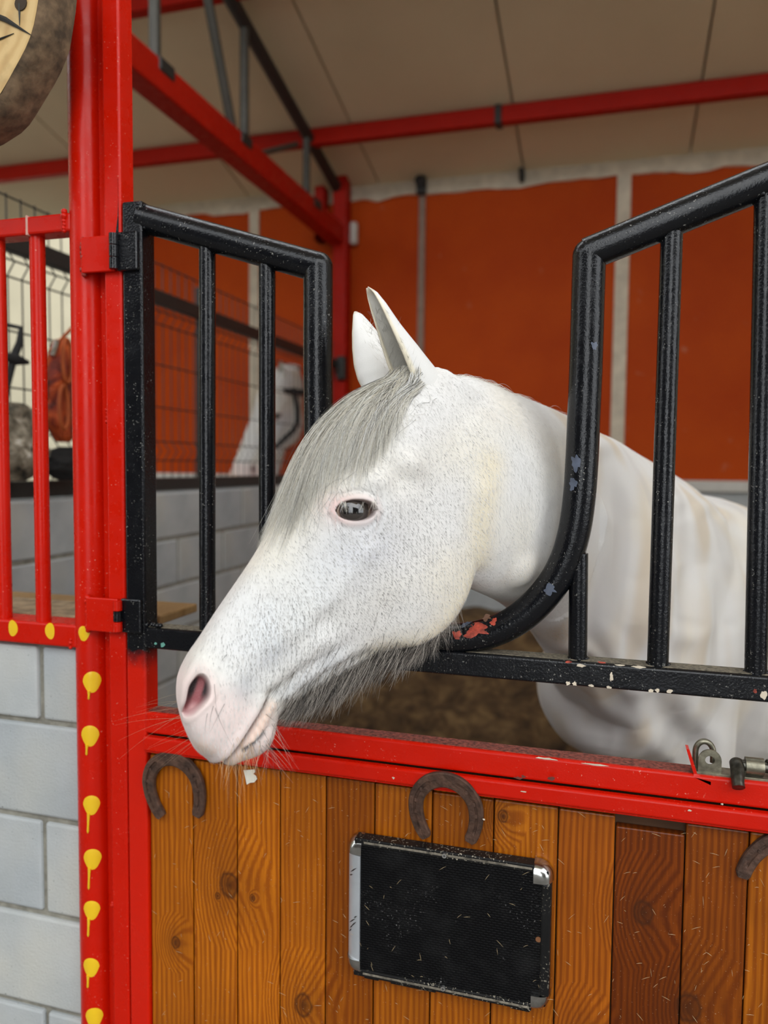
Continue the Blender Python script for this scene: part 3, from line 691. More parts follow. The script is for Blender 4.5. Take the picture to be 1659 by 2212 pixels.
bz = zr_ + 0.016; bxx = P(1590, 1660, 1.176).x
bolt = MB().tube([(bxx, 1.178, bz), (XD + 0.015, 1.178, bz)], 0.0078, 20).build('spring_bolt', DARKSTEEL, dr)
MB().tube([(bxx + 0.012, 1.178, bz), (bxx + 0.036, 1.178, bz)], 0.0125, 24).build('collar', ZINC, bolt)
MB().tube([(bxx + 0.001, 1.180, bz + 0.001), (bxx + 0.0005, 1.168, bz - 0.002), (bxx - 0.001, 1.150, bz - 0.016), (bxx - 0.0005, 1.145, bz - 0.021)], [0.0098, 0.0098, 0.0086, 0.0086], 20).build('handle', DARKSTEEL, bolt)
m = MB(); turns = 11; pts = []
for k in range(turns * 14 + 1):
    a = 2 * PI * k / 14; pts.append((bxx + 0.040 + 0.0075 * k / 14, 1.178 + 0.0108 * math.cos(a), bz + 0.0108 * math.sin(a)))
m.tube(pts, 0.0017, 7).build('spring', DARKSTEEL, bolt)
# catch post on the far side, outside the view
p2 = empty('latch_post', (XD + 0.04, 1.19, 0), 'red square steel post on the latch side of the stall door', 'post')
MB().bbox(XD + 0.017, XD + 0.057, 1.16, 1.20, 0, ZTOP, 0.004, 3).build('square_tube', RED, p2)
MB().tube([(XD + 0.09, 1.19, 0), (XD + 0.09, 1.19, ZTOP)], pr, 32).build('pipe', RED, p2)

# ------------------------------------------------------------------ horseshoes
def horseshoe(px, py, width, rot, label, ytop=D, ybot=D):
    c = P(px, py, D - 0.006); R_ = width / 2; web_ = 0.0115; th = 0.0085
    root = empty('horseshoe', c, label, 'horseshoe', 'rusty horseshoes nailed to the stall door')
    n = 56; prof = []
    cl = []
    for k in range(n + 1):
        t = -1 + 2 * k / n; a = t * math.radians(133)
        x = (R_ - web_) * math.sin(a) * (1.0 if abs(t) < 0.5 else 1 - 0.10 * (abs(t) - 0.5)); z = (R_ - web_) * (1.12 * math.cos(a) - 0.10)
        if abs(t) > 0.6: z -= (abs(t) - 0.6) * R_ * 0.42
        cl.append(Vector((x, 0, z)))
    def place(v, yoff): 
        x = v.x * math.cos(rot) - v.z * math.sin(rot); z = v.x * math.sin(rot) + v.z * math.cos(rot)
        return Vector((c.x + x, ybot + (ytop - ybot) * max(0, min(1.15, 0.5 + z / width)) - 0.0005 - yoff, c.z + z))
    prof = [(-1.0, 0), (-1.0, th * 0.75), (-0.86, th), (-0.30, th), (-0.22, th * 0.72), (0.06, th * 0.72), (0.14, th), (0.84, th), (1.0, th * 0.7), (1.0, 0)]
    np_ = len(prof); vs = []
    for k, p in enumerate(cl):
        t = cl[min(k + 1, n)] - cl[max(k - 1, 0)]; t.normalize(); nn = Vector((t.z, 0, -t.x))
        if nn.dot(p) < 0: nn = -nn
        e = 1 - abs(-1 + 2 * k / n); wb_ = web_ * (0.86 + 0.24 * min(1, e * 1.5))
        if k in (0, n): wb_ *= 0.72
        gro = 1.0 if 0.14 < e < 0.80 else 0.0
        for (q, hgt) in prof:
            hh = hgt if (hgt != th * 0.72 or gro) else th
            vs.append(place(p - nn * (q * wb_), hh + random.uniform(-1, 1) * 0.0004))
    fs = [(i * np_ + j, i * np_ + (j + 1) % np_, (i + 1) * np_ + (j + 1) % np_, (i + 1) * np_ + j) for i in range(n) for j in range(np_)]
    fs += [tuple(range(np_)), tuple(n * np_ + j for j in range(np_ - 1, -1, -1))]
    MB().add(vs, fs).build('shoe', RUST, root)
    for k in (9, 13, 18, 38, 43, 47):
        p = cl[k]; t = (cl[k + 1] - cl[k - 1]).normalized(); nn = Vector((t.z, 0, -t.x))
        a = place(p, th * 0.66); 
        MB().bbox(a.x - 0.0026, a.x + 0.0026, a.y - 0.0028, a.y + 0.002, a.z - 0.0032, a.z + 0.0032, 0.0008, 1).build('nail', RUST, root)
    return root
horseshoe(378, 1697, 0.124, 0.17, 'rusty horseshoe nailed beside the door post below the horse muzzle', 1.1595, 1.1675)
horseshoe(965, 1742, 0.121, 0.05, 'rusty horseshoe hanging above the black textured panel', 1.1495, 1.1690)
horseshoe(1708, 1888, 0.122, -0.75, 'rusty horseshoe cut off by the right edge of the picture')

# ------------------------------------------------------------------ black textured case lid screwed to the planks
def lid_mat():
    m, nt, b = newmat('black_dimpled_sheet'); v = coord(nt)
    rot = nt.nodes.new('ShaderNodeMapping'); rot.inputs['Scale'].default_value = (150, 1, 190); nt.links.new(v, rot.inputs[0])
    br = nt.nodes.new('ShaderNodeTexBrick'); br.offset = 0.5; br.inputs['Scale'].default_value = 1.0; br.inputs['Mortar Size'].default_value = 0.30; br.inputs['Mortar Smooth'].default_value = 0.5
    br.inputs['Brick Width'].default_value = 1.25; br.inputs['Row Height'].default_value = 0.75
    sw = nt.nodes.new('ShaderNodeSeparateXYZ'); cb = nt.nodes.new('ShaderNodeCombineXYZ'); nt.links.new(rot.outputs[0], sw.inputs[0]); nt.links.new(sw.outputs[0], cb.inputs[0]); nt.links.new(sw.outputs[2], cb.inputs[1]); nt.links.new(cb.outputs[0], br.inputs['Vector'])
    c = mixc(nt, ramp(nt, nz(nt, v, 14, 5, 0.7), [(0.48, (0, 0, 0)), (0.8, (0.5, 0.5, 0.5))]), (0.003, 0.003, 0.0035), (0.022, 0.022, 0.022))
    sp = ramp(nt, nz(nt, v, 380, 2), [(0.66, (0, 0, 0)), (0.71, (0.8, 0.8, 0.8))]); sp2 = ramp(nt, nz(nt, v, 9, 4, 0.7), [(0.5, (0, 0, 0)), (0.66, (1, 1, 1))])
    c = mixc(nt, mixc(nt, 1.0, sp, sp2, 'MULTIPLY'), c, (0.35, 0.34, 0.33))
    nt.links.new(c, b.inputs['Base Color']); b.inputs['Roughness'].default_value = 0.4; b.inputs['Specular IOR Level'].default_value = 0.14
    bump(nt, b, br.outputs['Fac'], 0.45, 0.0012); return m
LID = lid_mat()
LIDEDGE = paint('black_edge_extrusion', (0.012, 0.012, 0.012), 0.35, (0.006, 0.006, 0.006), 0.15, (0.40, 0.36, 0.28), 0.60, coat=0.0, spec=0.2)
yl = D - 0.021
cTL, cTR, cBR, cBL = P(748, 1806, yl), P(1193, 1872, yl), P(1188, 2186, yl), P(748, 2108, yl)
lx0, lx1 = (cTL.x + cBL.x) / 2, (cTR.x + cBR.x) / 2
lz1 = (cTL.z + cTR.z) / 2 + 0.001; lz0 = (cBL.z + cBR.z) / 2
ld = empty('case_lid', ((lx0 + lx1) / 2, D, lz0), 'black dimpled case lid with metal corners screwed to the planks', 'panel')
e = 0.017
MB().bbox(lx0 + 0.015, lx1 - 0.006, yl, D - 0.002, lz0 + 0.010, lz1 - 0.010, 0.002).build('sheet', LID, ld)
for z0, z1 in ((lz1 - 0.013, lz1 - 0.001), (lz0 + 0.001, lz0 + 0.013)):
    f = MB().bbox(lx0 + 0.014, lx1 - 0.027, yl - 0.003, D - 0.001, z0, z1, 0.002).build('edge_profile', LIDEDGE, ld)
    MB().bbox(lx0 + 0.03, lx1 - 0.03, yl - 0.0038, yl, (z0 + z1) / 2 - 0.0018, (z0 + z1) / 2 + 0.0018, 0.0006, 1).build('dust_line', plain('grey_dust_line', (0.25, 0.22, 0.17), 0.95, 0, 0.8, 90), f)
MB().bbox(lx1 - 0.016, lx1 - 0.001, yl - 0.003, D - 0.001, lz0 + 0.028, lz1 - 0.028, 0.003).build('edge_profile', LIDEDGE, ld)
for a, b_ in ((lx0 + 0.03, lx0 + 0.055), (lx0 + 0.075, lx0 + 0.15), (lx1 - 0.06, lx1 - 0.03)):
    MB().bbox(a, b_, yl + 0.004, D - 0.002, lz0 - 0.006, lz0 + 0.003, 0.001, 1).build('broken_flange', LIDEDGE, ld)
n = 14                                                        # half-round aluminium edge
poly = [(lx0 + 0.024 - 0.024 * math.sin(PI / 2 * k / n), yl - 0.004 + 0.020 * (1 - math.cos(PI / 2 * k / n))) for k in range(n + 1)] + [(lx0, D - 0.001), (lx0 + 0.024, D - 0.001)]
vs = [(x, y, z) for z in (lz0 + 0.028, lz1 - 0.03) for x, y in poly]; k = len(poly)
MB().add(vs, [(i, (i + 1) % k, (i + 1) % k + k, i + k) for i in range(k)] + [tuple(range(k)), tuple(range(2 * k - 1, k - 1, -1))], True).build('rounded_edge', ALU, ld)
def corner_cap(cx_, cz_, sxn, szn, r=0.029):
    n = 10; vs = []; fs = []
    dep = D - 0.001 - (yl - 0.005)
    for i in range(n + 1):
        rho = math.sin(PI / 2 * i / n)
        for j in range(n + 1):
            az = PI / 2 * j / n; rr = r * rho
            vs.append((cx_ + sxn * rr * math.cos(az) ** 0.8, (yl - 0.0055) + dep * (1 - math.sqrt(max(0, 1 - rho ** 4.5))), cz_ + szn * rr * math.sin(az) ** 0.8))
    fs = [(i * (n + 1) + j, i * (n + 1) + j + 1, (i + 1) * (n + 1) + j + 1, (i + 1) * (n + 1) + j) for i in range(n) for j in range(n)]
    k = len(vs); vs += [(cx_, D - 0.001, cz_), (cx_ + sxn * r, D - 0.001, cz_), (cx_, D - 0.001, cz_ + szn * r)]
    b1 = [i * (n + 1) for i in range(n + 1)]; b2 = [i * (n + 1) + n for i in range(n + 1)]
    fs += [tuple(b1 + [k + 1, k]), tuple([k, k + 2] + b2[::-1])]
    MB().add(vs, fs, True).build('corner_cap', CHROME, ld)
corner_cap(lx0 + 0.026, lz1 - 0.028, -1, 1, 0.0275); corner_cap(lx0 + 0.026, lz0 + 0.028, -1, -1, 0.0275)
corner_cap(lx1 - 0.028, lz1 - 0.028, 1, 1); corner_cap(lx1 - 0.028, lz0 + 0.028, 1, -1)
for px, py in ((960, 1848), (957, 2135)):
    c = P(px, py, yl - 0.004); s_ = MB().tube([(c.x, yl - 0.006, c.z), (c.x, yl - 0.001, c.z)], [0.0036, 0.0034], 16).build('screw', SCREW, ld)
    MB().box(c.x - 0.0022, c.x + 0.0022, yl - 0.0064, yl - 0.0058, c.z - 0.0004, c.z + 0.0004).box(c.x - 0.0004, c.x + 0.0004, yl - 0.0064, yl - 0.0058, c.z - 0.0022, c.z + 0.0022).build('slot', BLACKSTEEL, s_)
c = P(1163, 2029, yl)
MB().tube([(c.x, yl - 0.0012, c.z), (c.x, yl + 0.001, c.z)], 0.0042, 18).build('screw_hole', plain('bare_wood_hole', (0.20, 0.08, 0.03), 0.9), ld)
sc_ = MB()                                                    # scuffs on the aluminium edge
for px, py, L_, an in ((763, 1880, 24, 0.75), (757, 1892, 12, 0.6), (760, 1990, 24, 0.8), (764, 1996, 20, 0.85), (758, 2003, 14, 0.9), (768, 1980, 10, 0.7), (755, 2012, 12, 1.0)):
    q = P(px, py, yl - 0.003); q.x = min(q.x, lx0 + 0.021); 
    for kx in (0,):
        dxx = L_ * 3.3e-4 * math.cos(an); dzz = L_ * 3.3e-4 * math.sin(an)
        ang = lambda x: yl - 0.0045 + 0.020 * (1 - math.cos(math.asin(max(0, min(1, (lx0 + 0.024 - x) / 0.024)))))
        a1 = Vector((q.x - dxx, ang(q.x - dxx) - 0.0003, q.z - dzz)); a2 = Vector((q.x + dxx, ang(q.x + dxx) - 0.0003, q.z + dzz))
        sc_.tube([a1, (a1 + a2) / 2, a2], [0.0003, 0.0011, 0.0002], 5)
sc_.build('scuff_marks', BLACKSTEEL, ld)['kind'] = 'stuff'

# torn paper scrap on the third plank
pp = [(526, 1664), (550, 1662), (551, 1668), (547, 1672), (553, 1676), (555, 1683), (549, 1690), (540, 1691), (533, 1695), (530, 1680)]
m = MB(); q = [P(x, y, D - 0.0022) for x, y in pp]
m.add([(v.x, D - 0.0024, v.z) for v in q] + [(v.x, D - 0.0016, v.z) for v in q], [tuple(range(len(q))), tuple(range(2 * len(q) - 1, len(q) - 1, -1))] + [(i, (i + 1) % len(q), (i + 1) % len(q) + len(q), i + len(q)) for i in range(len(q))])
tag(m.build('paper_scrap', PAPER), 'torn scrap of white paper stuck on a plank below the muzzle', 'paper')

# ------------------------------------------------------------------ log slice hanging in the top left corner
lc = P(-155, -8, 1.02); rad = abs(P(88, -8, 1.02).x - lc.x)
lg = empty('log_slice', lc, 'round slice of log with rough bark hanging above the rail fence', 'wood slice')
def log_face_mat():
    m, nt, b = newmat('sawn_log_face'); tc = nt.nodes.new('ShaderNodeTexCoord'); mp = nt.nodes.new('ShaderNodeMapping'); mp.inputs['Location'].default_value = (-lc.x, -lc.y, -lc.z)
    nt.links.new(tc.outputs['Object'], mp.inputs[0])
    wv = nt.nodes.new('ShaderNodeTexWave'); wv.wave_type = 'RINGS'; wv.rings_direction = 'Y'; wv.inputs['Scale'].default_value = 14; wv.inputs['Distortion'].default_value = 5; wv.inputs['Detail'].default_value = 3; nt.links.new(mp.outputs[0], wv.inputs['Vector'])
    c = mixc(nt, ramp(nt, wv.outputs['Fac'], [(0.2, (0, 0, 0)), (1, (1, 1, 1))]), (0.66, 0.46, 0.20), (0.56, 0.36, 0.14))
    c = mixc(nt, ramp(nt, nz(nt, mp.outputs[0], 12, 5), [(0.5, (0, 0, 0)), (0.75, (0.8, 0.8, 0.8))]), c, (0.30, 0.19, 0.07))
    nt.links.new(c, b.inputs['Base Color']); b.inputs['Roughness'].default_value = 0.6; return m
BARK = plain('brown_bark', (0.20, 0.13, 0.072), 0.9, 0, 0.7, 45, 1.0, 70)
n = 72; th = 0.075; prof = []
def rr(a, k): return rad * (1 + 0.012 * math.sin(5 * a + 1) + 0.008 * math.sin(11 * a))
vs = [(lc.x, lc.y, lc.z)] + [(lc.x + rr(2 * PI * k / n, 0) * math.cos(2 * PI * k / n), lc.y, lc.z + rr(2 * PI * k / n, 0) * math.sin(2 * PI * k / n)) for k in range(n)]
MB().add(vs, [(0, 1 + k, 1 + (k + 1) % n) for k in range(n)]).build('sawn_face', log_face_mat(), lg)
vs = []
for j, (yy, s_) in enumerate(((0, 1.0), (0.006, 1.035), (0.02, 1.05), (0.045, 1.055), (0.07, 1.04), (th, 1.0))):
    for k in range(n):
        a = 2 * PI * k / n; q = rr(a, 0) * s_ * (1 + 0.012 * noise.noise(Vector((math.cos(a) * 6, math.sin(a) * 6, yy * 60)))); vs.append((lc.x + q * math.cos(a), lc.y + yy, lc.z + q * math.sin(a)))
fs = [(j * n + k, j * n + (k + 1) % n, (j + 1) * n + (k + 1) % n, (j + 1) * n + k) for j in range(5) for k in range(n)] + [tuple(5 * n + k for k in range(n))]
MB().add(vs, fs, True).build('bark', BARK, lg)
m = MB()
for (xa, ya, xb2, yb2, w_) in ((-40, 22, 68, 76, 0.0042), (-60, 120, 30, 72, 0.0022), (42, 8, 42, 55, 0.0016)):
    a1 = P(xa, ya, lc.y - 0.001); a2 = P(xb2, yb2, lc.y - 0.001); m.tube([a1, (a1 + a2) / 2 + Vector((0, 0, 0.004)), a2], [w_, w_, 0.0004], 6)
m.build('drying_crack', BLACKSTEEL, lg)
c = P(46, 8, lc.y); m = MB(); m.tube([(c.x, lc.y - 0.002, c.z), (c.x, lc.y + 0.002, c.z)], 0.011, 14).build('knot', plain('dark_knot', (0.05, 0.03, 0.015), 0.8), lg)
MB().tube([(lc.x, lc.y + 0.035, lc.z + rad * 0.98), (lc.x, lc.y + 0.035, roof_z(lc.y + 0.035))], 0.004, 8).build('hanging_wire', BLACKSTEEL, lg)

# ------------------------------------------------------------------ bedding, tack on the partition
def heightfield(name, x0, x1, y0, y1, nx, ny, f, mat):
    vs = [(x0 + (x1 - x0) * i / nx, y0 + (y1 - y0) * j / ny, f(x0 + (x1 - x0) * i / nx, y0 + (y1 - y0) * j / ny)) for j in range(ny + 1) for i in range(nx + 1)]
    fs = [(j * (nx + 1) + i, j * (nx + 1) + i + 1, (j + 1) * (nx + 1) + i + 1, (j + 1) * (nx + 1) + i) for j in range(ny) for i in range(nx)]
    return MB().add(vs, fs, True).build(name, mat)
hf = lambda x, y: 0.02 + 0.035 * (noise.noise(Vector((x * 3, y * 3, 0))) + 0.6 * noise.noise(Vector((x * 9, y * 9, 2)))) + 0.62 * max(0, min(1, (y - (YB - 1.3)) / 1.0)) ** 1.5 + 0.05 * noise.noise(Vector((x * 5, y * 5, 7)))
tag(heightfield('straw_bedding', XP + 0.1, XR - 0.01, 1.5, YB - 0.035, 110, 90, hf, SOIL), 'dark brown straw bedding banked up against the back wall', 'bedding', kind='stuff')
hang_x = XP + 0.07
def cloth_bundle(name, cy, z0, z1, hw, depth, mat, label, cat, seed=0, lumps=0.3, parts=None):
    n, k = 40, 30; vs = []
    for i in range(n + 1):
        t = i / n; z = z0 + (z1 - z0) * t; e = math.sin(PI * min(1, max(0, t * 0.96 + 0.02))) ** 0.4
        for j in range(k):
            a = 2 * PI * j / k
            q = 1 + lumps * noise.noise(Vector((math.cos(a) * 1.6, math.sin(a) * 1.6, t * 4 + seed))) + lumps * 0.5 * noise.noise(Vector((math.cos(a) * 5, math.sin(a) * 5, t * 9 + seed)))
            vs.append((hang_x + depth * (0.5 + 0.5 * e * q * math.cos(a)), cy + hw * e * q * math.sin(a), z))
    fs = [(i * k + j, i * k + (j + 1) % k, (i + 1) * k + (j + 1) % k, (i + 1) * k + j) for i in range(n) for j in range(k)] + [tuple(range(k)), tuple(n * k + j for j in range(k))]
    return tag(MB().add(vs, fs, True).build(name, mat), label, cat)
def mottle_mat():
    m, nt, b = newmat('mottled_grey_knit'); v = coord(nt)
    c = ramp(nt, nz(nt, v, 17, 4, 0.6, 0.5), [(0.36, (0.02, 0.02, 0.015)), (0.46, (0.13, 0.11, 0.075)), (0.58, (0.32, 0.28, 0.21)), (0.68, (0.62, 0.58, 0.50))])
    nt.links.new(c, b.inputs['Base Color']); b.inputs['Roughness'].default_value = 0.9; bump(nt, b, nz(nt, v, 60, 5), 0.8, 0.01); return m
def orange_mat():
    m, nt, b = newmat('red_orange_netting'); v = coord(nt)
    c = ramp(nt, nz(nt, v, 11, 5, 0.6, 1.2), [(0.3, (0.04, 0.008, 0.004)), (0.45, (0.22, 0.022, 0.006)), (0.62, (0.55, 0.085, 0.008)), (0.75, (0.60, 0.16, 0.03))])
    nt.links.new(c, b.inputs['Base Color']); b.inputs['Roughness'].default_value = 0.7; bump(nt, b, nz(nt, v, 60, 5), 0.8, 0.01); return m
def yz(px, py, x=None):
    q = PXp(px, py, (x if x is not None else hang_x + 0.05)); return q.y, q.z
ya, za = yz(30, 870); yb_, zb_ = yz(95, 1062)
cloth_bundle('horse_blanket', (ya + yb_) / 2 - 0.06, zp + 0.06, za, 0.11, 0.10, mottle_mat(), 'mottled grey and white blanket draped on the partition behind the rail fence', 'blanket', 3, 0.5)
ya, za = yz(135, 735); yb_, zb_ = yz(140, 955)
bn = cloth_bundle('hay_net', (ya + yb_) / 2, zb_, za, 0.078, 0.09, orange_mat(), 'red orange rope net hung on the mesh fence beside the post', 'net', 9, 0.35)
ORANGE = plain('orange_rope', (0.40, 0.075, 0.008), 0.7)
y1, z1 = yz(163, 690, hang_x); y2, z2 = yz(125, 765, hang_x + 0.1)
cord = MB().tube([(XP + 0.04, y1 + 0.04, z1 + 0.05), (hang_x + 0.02, y1, z1), (hang_x + 0.07, y2, z2 + 0.01)], 0.006, 8).build('cord', ORANGE, bn)
y3, z3 = yz(120, 750, hang_x + 0.1)
MB().tube([(hang_x + 0.1, y3 + 0.01, z3 + 0.02), (hang_x + 0.1, y3 - 0.012, z3 - 0.03)], 0.009, 8).build('clip', CHROME, bn)
yl_, zl_ = yz(138, 880, hang_x + 0.1)
m = MB()
for dy, dz in ((0, 0), (0.02, 0.15)):
    m.tube([(hang_x + 0.1, yl_ + dy + 0.022 * math.sin(2 * PI * k / 20), zl_ + dz + 0.07 * math.cos(2 * PI * k / 20)) for k in range(21)], 0.006, 7)
m.build('rope_loops', ORANGE, bn)
BLKCLOTH = plain('black_cloth', (0.012, 0.012, 0.012), 0.85, 0, 0.4, 20, 0.4, 60)
ya, za = yz(140, 965); yb_, zb_ = yz(140, 1065)
cloth_bundle('saddle_pad', ya + 0.03, zp + 0.058, za, 0.11, 0.08, BLKCLOTH, 'black saddle pad lying on the partition under the orange net', 'pad', 15, 0.25)
# black halter hooked on the wires
y1, z1 = yz(45, 708, hang_x); y2, z2 = yz(28, 775, hang_x); y3, z3 = yz(60, 783, hang_x); y4, z4 = yz(8, 880, hang_x)
h = empty('rope_halter', (hang_x, y1, zp), 'black rope halter hooked on the wire mesh left of the rail bar', 'halter')
MB().tube([(XP + 0.012, y1, z1 + 0.012), (hang_x, y1, z1), (hang_x + 0.01, (y1 + y2) / 2, (z1 + z2) / 2), (hang_x, y2, z2), (hang_x, (y2 + y4) / 2, (z2 + z4) / 2), (hang_x, y4, z4)], [0.007, 0.007, 0.011, 0.013, 0.009, 0.006], 10).build('rope', BLKCLOTH, h)
MB().tube([(hang_x, y2 - 0.03, z2 + 0.004), (hang_x + 0.006, y2, z2 - 0.002), (hang_x, y3, z3)], [0.012, 0.02, 0.007], 10).build('knot', BLKCLOTH, h)
# timber offcut on the near end of the front wall
q = P(345, 1330, 1.45)
tm = MB().bbox(q.x - 0.5, q.x + 0.035, 1.40, 1.55, zf + 0.0, q.z + 0.012, 0.004)
tag(tm.build('timber_beam', OLDWOOD), 'rough timber beam lying behind the door hinge', 'timber')
# ------------------------------------------------------------------ horses
def spline(xs, ys, n):
    """Catmull-Rom through (xs, ys) resampled to n"""
    xs = np.array(xs, float); ys = np.array(ys, float); q = np.linspace(xs[0], xs[-1], n); out = np.zeros((n,) + ys.shape[1:])
    m = np.gradient(ys, xs, axis=0)
    for i, x in enumerate(q):
        k = min(max(np.searchsorted(xs, x) - 1, 0), len(xs) - 2); h = xs[k + 1] - xs[k]; t = (x - xs[k]) / h
        out[i] = (2 * t**3 - 3 * t**2 + 1) * ys[k] + (t**3 - 2 * t**2 + t) * h * m[k] + (-2 * t**3 + 3 * t**2) * ys[k + 1] + (t**3 - t**2) * h * m[k + 1]
    return q, out
# head stations along the axis poll -> muzzle, in units of one photograph pixel (about 0.66 mm):
# l, top, bottom, half widths at 0.06 .18 .30 .42 .55 .68 .82 .94 of the way down
VV = [0.05, 0.16, 0.29, 0.42, 0.55, 0.68, 0.82, 0.94]
HEAD = [
 (-70,  20, -150, [42, 62, 70, 72, 70, 66, 56, 36]),
 (-20,  55, -188, [50, 74, 82, 84, 82, 78, 68, 44]),
 (45,   90, -218, [60, 90, 102, 100, 96, 90, 80, 54]),
 (110, 114, -240, [70, 106, 120, 116, 108, 100, 88, 60]),
 (175, 130, -266, [76, 116, 130, 126, 115, 106, 92, 64]),
 (232, 137, -302, [78, 118, 135, 131, 118, 108, 94, 66]),
 (290, 136, -323, [76, 114, 135, 132, 118, 109, 95, 66]),
 (350, 130, -332, [68, 100, 120, 124, 116, 107, 92, 63]),
 (410, 125, -323, [58, 86, 104, 112, 110, 102, 86, 58]),
 (462, 121, -294, [50, 75, 92, 101, 101, 94, 79, 53]),
 (512, 119, -238, [48, 70, 84, 92, 92, 85, 71, 47]),
 (570, 120, -198, [48, 68, 79, 84, 83, 77, 63, 43]),
 (630, 121, -163, [48, 68, 76, 79, 77, 71, 58, 40]),
 (688, 120, -126, [50, 70, 77, 78, 74, 68, 56, 39]),
 (735, 120, -110, [54, 76, 83, 82, 76, 68, 56, 41]),
 (772, 113, -115, [56, 80, 87, 84, 76, 67, 56, 42]),
 (805, 94, -114, [54, 78, 84, 80, 73, 64, 54, 41]),
 (833, 66, -100, [50, 70, 77, 74, 68, 59, 49, 36]),
 (857, 34, -74, [40, 57, 62, 61, 56, 48, 39, 27]),
 (872, 8, -42, [22, 32, 36, 36, 33, 28, 22, 15]),
]
def head_mesh(ns=110, na=56):
    l = [h[0] for h in HEAD]; tb = [[h[1], h[2]] + h[3] for h in HEAD]
    # even stations in arclength near the muzzle
    qs, arr = spline(l, tb, ns)
    vs = []; rows = []
    vk = np.array([0] + VV + [1.0])
    for i in range(ns):
        top, bot = arr[i, 0], arr[i, 1]; wk = np.concatenate([[0], arr[i, 2:], [0]])
        # half outline as points, then resample by arclength
        hh = top + (bot - top) * vk; pts = np.stack([wk, hh], 1)
        d = np.concatenate([[0], np.cumsum(np.linalg.norm(np.diff(pts, axis=0), axis=1))])
        _, rs = spline(d, pts, na // 2 + 1)
        rs[:, 0] = np.maximum(rs[:, 0], 0); rs[0, 0] = rs[-1, 0] = 0
        ring = [(qs[i], p[1], p[0]) for p in rs] + [(qs[i], p[1], -p[0]) for p in rs[-2:0:-1]]
        rows.append(len(vs)); vs += ring
    k = len(ring)
    fs = [(i * k + j, i * k + (j + 1) % k, (i + 1) * k + (j + 1) % k, (i + 1) * k + j) for i in range(ns - 1) for j in range(k)]
    c0 = len(vs); vs.append((qs[0] - 8, (arr[0, 0] + arr[0, 1]) / 2, 0)); vs.append((qs[-1] + 5, (arr[-1, 0] + arr[-1, 1]) / 2, 0))
    fs += [(c0, j, (j + 1) % k) for j in range(k)] + [(c0 + 1, (ns - 1) * k + (j + 1) % k, (ns - 1) * k + j) for j in range(k)]
    return np.array(vs), fs
def loft(stations, n=40, sub=6, up=Vector((0, 0, 1))):
    """stations: centre, half height up, half height down, half width -> closed tube"""
    t = list(range(len(stations)))
    _, A = spline(t, [list(c) + [hu, hd, hw] for c, hu, hd, hw in stations], (len(stations) - 1) * sub + 1)
    vs = []; k = len(A)
    for i in range(k):
        c = Vector(A[i, :3]); tg = (Vector(A[min(i + 1, k - 1), :3]) - Vector(A[max(i - 1, 0), :3])).normalized()
        side = tg.cross(up).normalized(); u = side.cross(tg).normalized(); hu, hd, hw = A[i, 3:]
        for j in range(n):
            a = 2 * PI * j / n; ca, sa = math.cos(a), math.sin(a)
            e = 0.92; sx_ = math.copysign(abs(sa) ** e, sa); cz_ = math.copysign(abs(ca) ** e, ca)
            vs.append(c + side * (hw * sx_) + u * ((hu if ca > 0 else hd) * cz_))
    fs = [(i * n + j, i * n + (j + 1) % n, (i + 1) * n + (j + 1) % n, (i + 1) * n + j) for i in range(k - 1) for j in range(n)]
    fs += [tuple(range(n - 1, -1, -1)), tuple((k - 1) * n + j for j in range(n))]
    return vs, fs
def limb(pts, rs, n=18):
    m = MB(); m.tube(smooth_path([Vector(p) for p in pts], 5), list(np.interp(np.linspace(0, len(rs) - 1, (len(pts) - 1) * 5 + 1), range(len(rs)), rs)), n)
    return m.v, m.f
def ball(c, rx, ry, rz):
    bm = bmesh.new(); bmesh.ops.create_uvsphere(bm, u_segments=28, v_segments=18, radius=1.0); bm.verts.index_update()
    vs = [Vector((v.co.x * rx, v.co.y * ry, v.co.z * rz)) + Vector(c) for v in bm.verts]; fs = [[v.index for v in f.verts] for f in bm.faces]; bm.free(); return vs, fs

class Frame:
    """head frame: origin near the poll, a towards the muzzle, u dorsal, s towards the near side"""
    def __init__(s, O, a0, u0, s0, S, gamma, beta):
        u = u0 * math.cos(gamma) + s0 * math.sin(gamma); sd = s0 * math.cos(gamma) - u0 * math.sin(gamma)
        s.a = (a0 * math.cos(beta) + sd * math.sin(beta)).normalized(); s.s = (sd * math.cos(beta) - a0 * math.sin(beta)).normalized(); s.u = u.normalized()
        s.O = O; s.S = S; s.M = np.array([s.a, s.u, s.s])
    def w(s, l, h, w): return s.O + (s.a * l + s.u * h + s.s * w) * s.S
    def world(s, arr): return np.array(s.O) + s.S * (np.asarray(arr) @ s.M)
    def local(s, arr): return (np.asarray(arr) - np.array(s.O)) @ s.M.T / s.S

def sm(x, a, b):
    t = np.clip((x - a) / (b - a), 0, 1); return t * t * (3 - 2 * t)
def gauss(d2, r): return np.exp(-d2 / (r * r))
def seg_dist(l, h, pts):
    """distance to a polyline in (l, h) and the parameter along it"""
    best = np.full(l.shape, 1e9); par = np.zeros(l.shape); n = len(pts) - 1
    for i in range(n):
        p, q = np.array(pts[i], float), np.array(pts[i + 1], float); d = q - p; L = d @ d
        t = np.clip(((l - p[0]) * d[0] + (h - p[1]) * d[1]) / L, 0, 1); dd = np.hypot(l - p[0] - t * d[0], h - p[1] - t * d[1])
        k = dd < best; best[k] = dd[k]; par[k] = (i + t[k]) / n
    return best, par

EYE = (319, 14); NOS = (781, 74)
MOUTH = [(718, -52), (750, -55), (785, -54), (820, -54), (850, -52), (880, -44)]

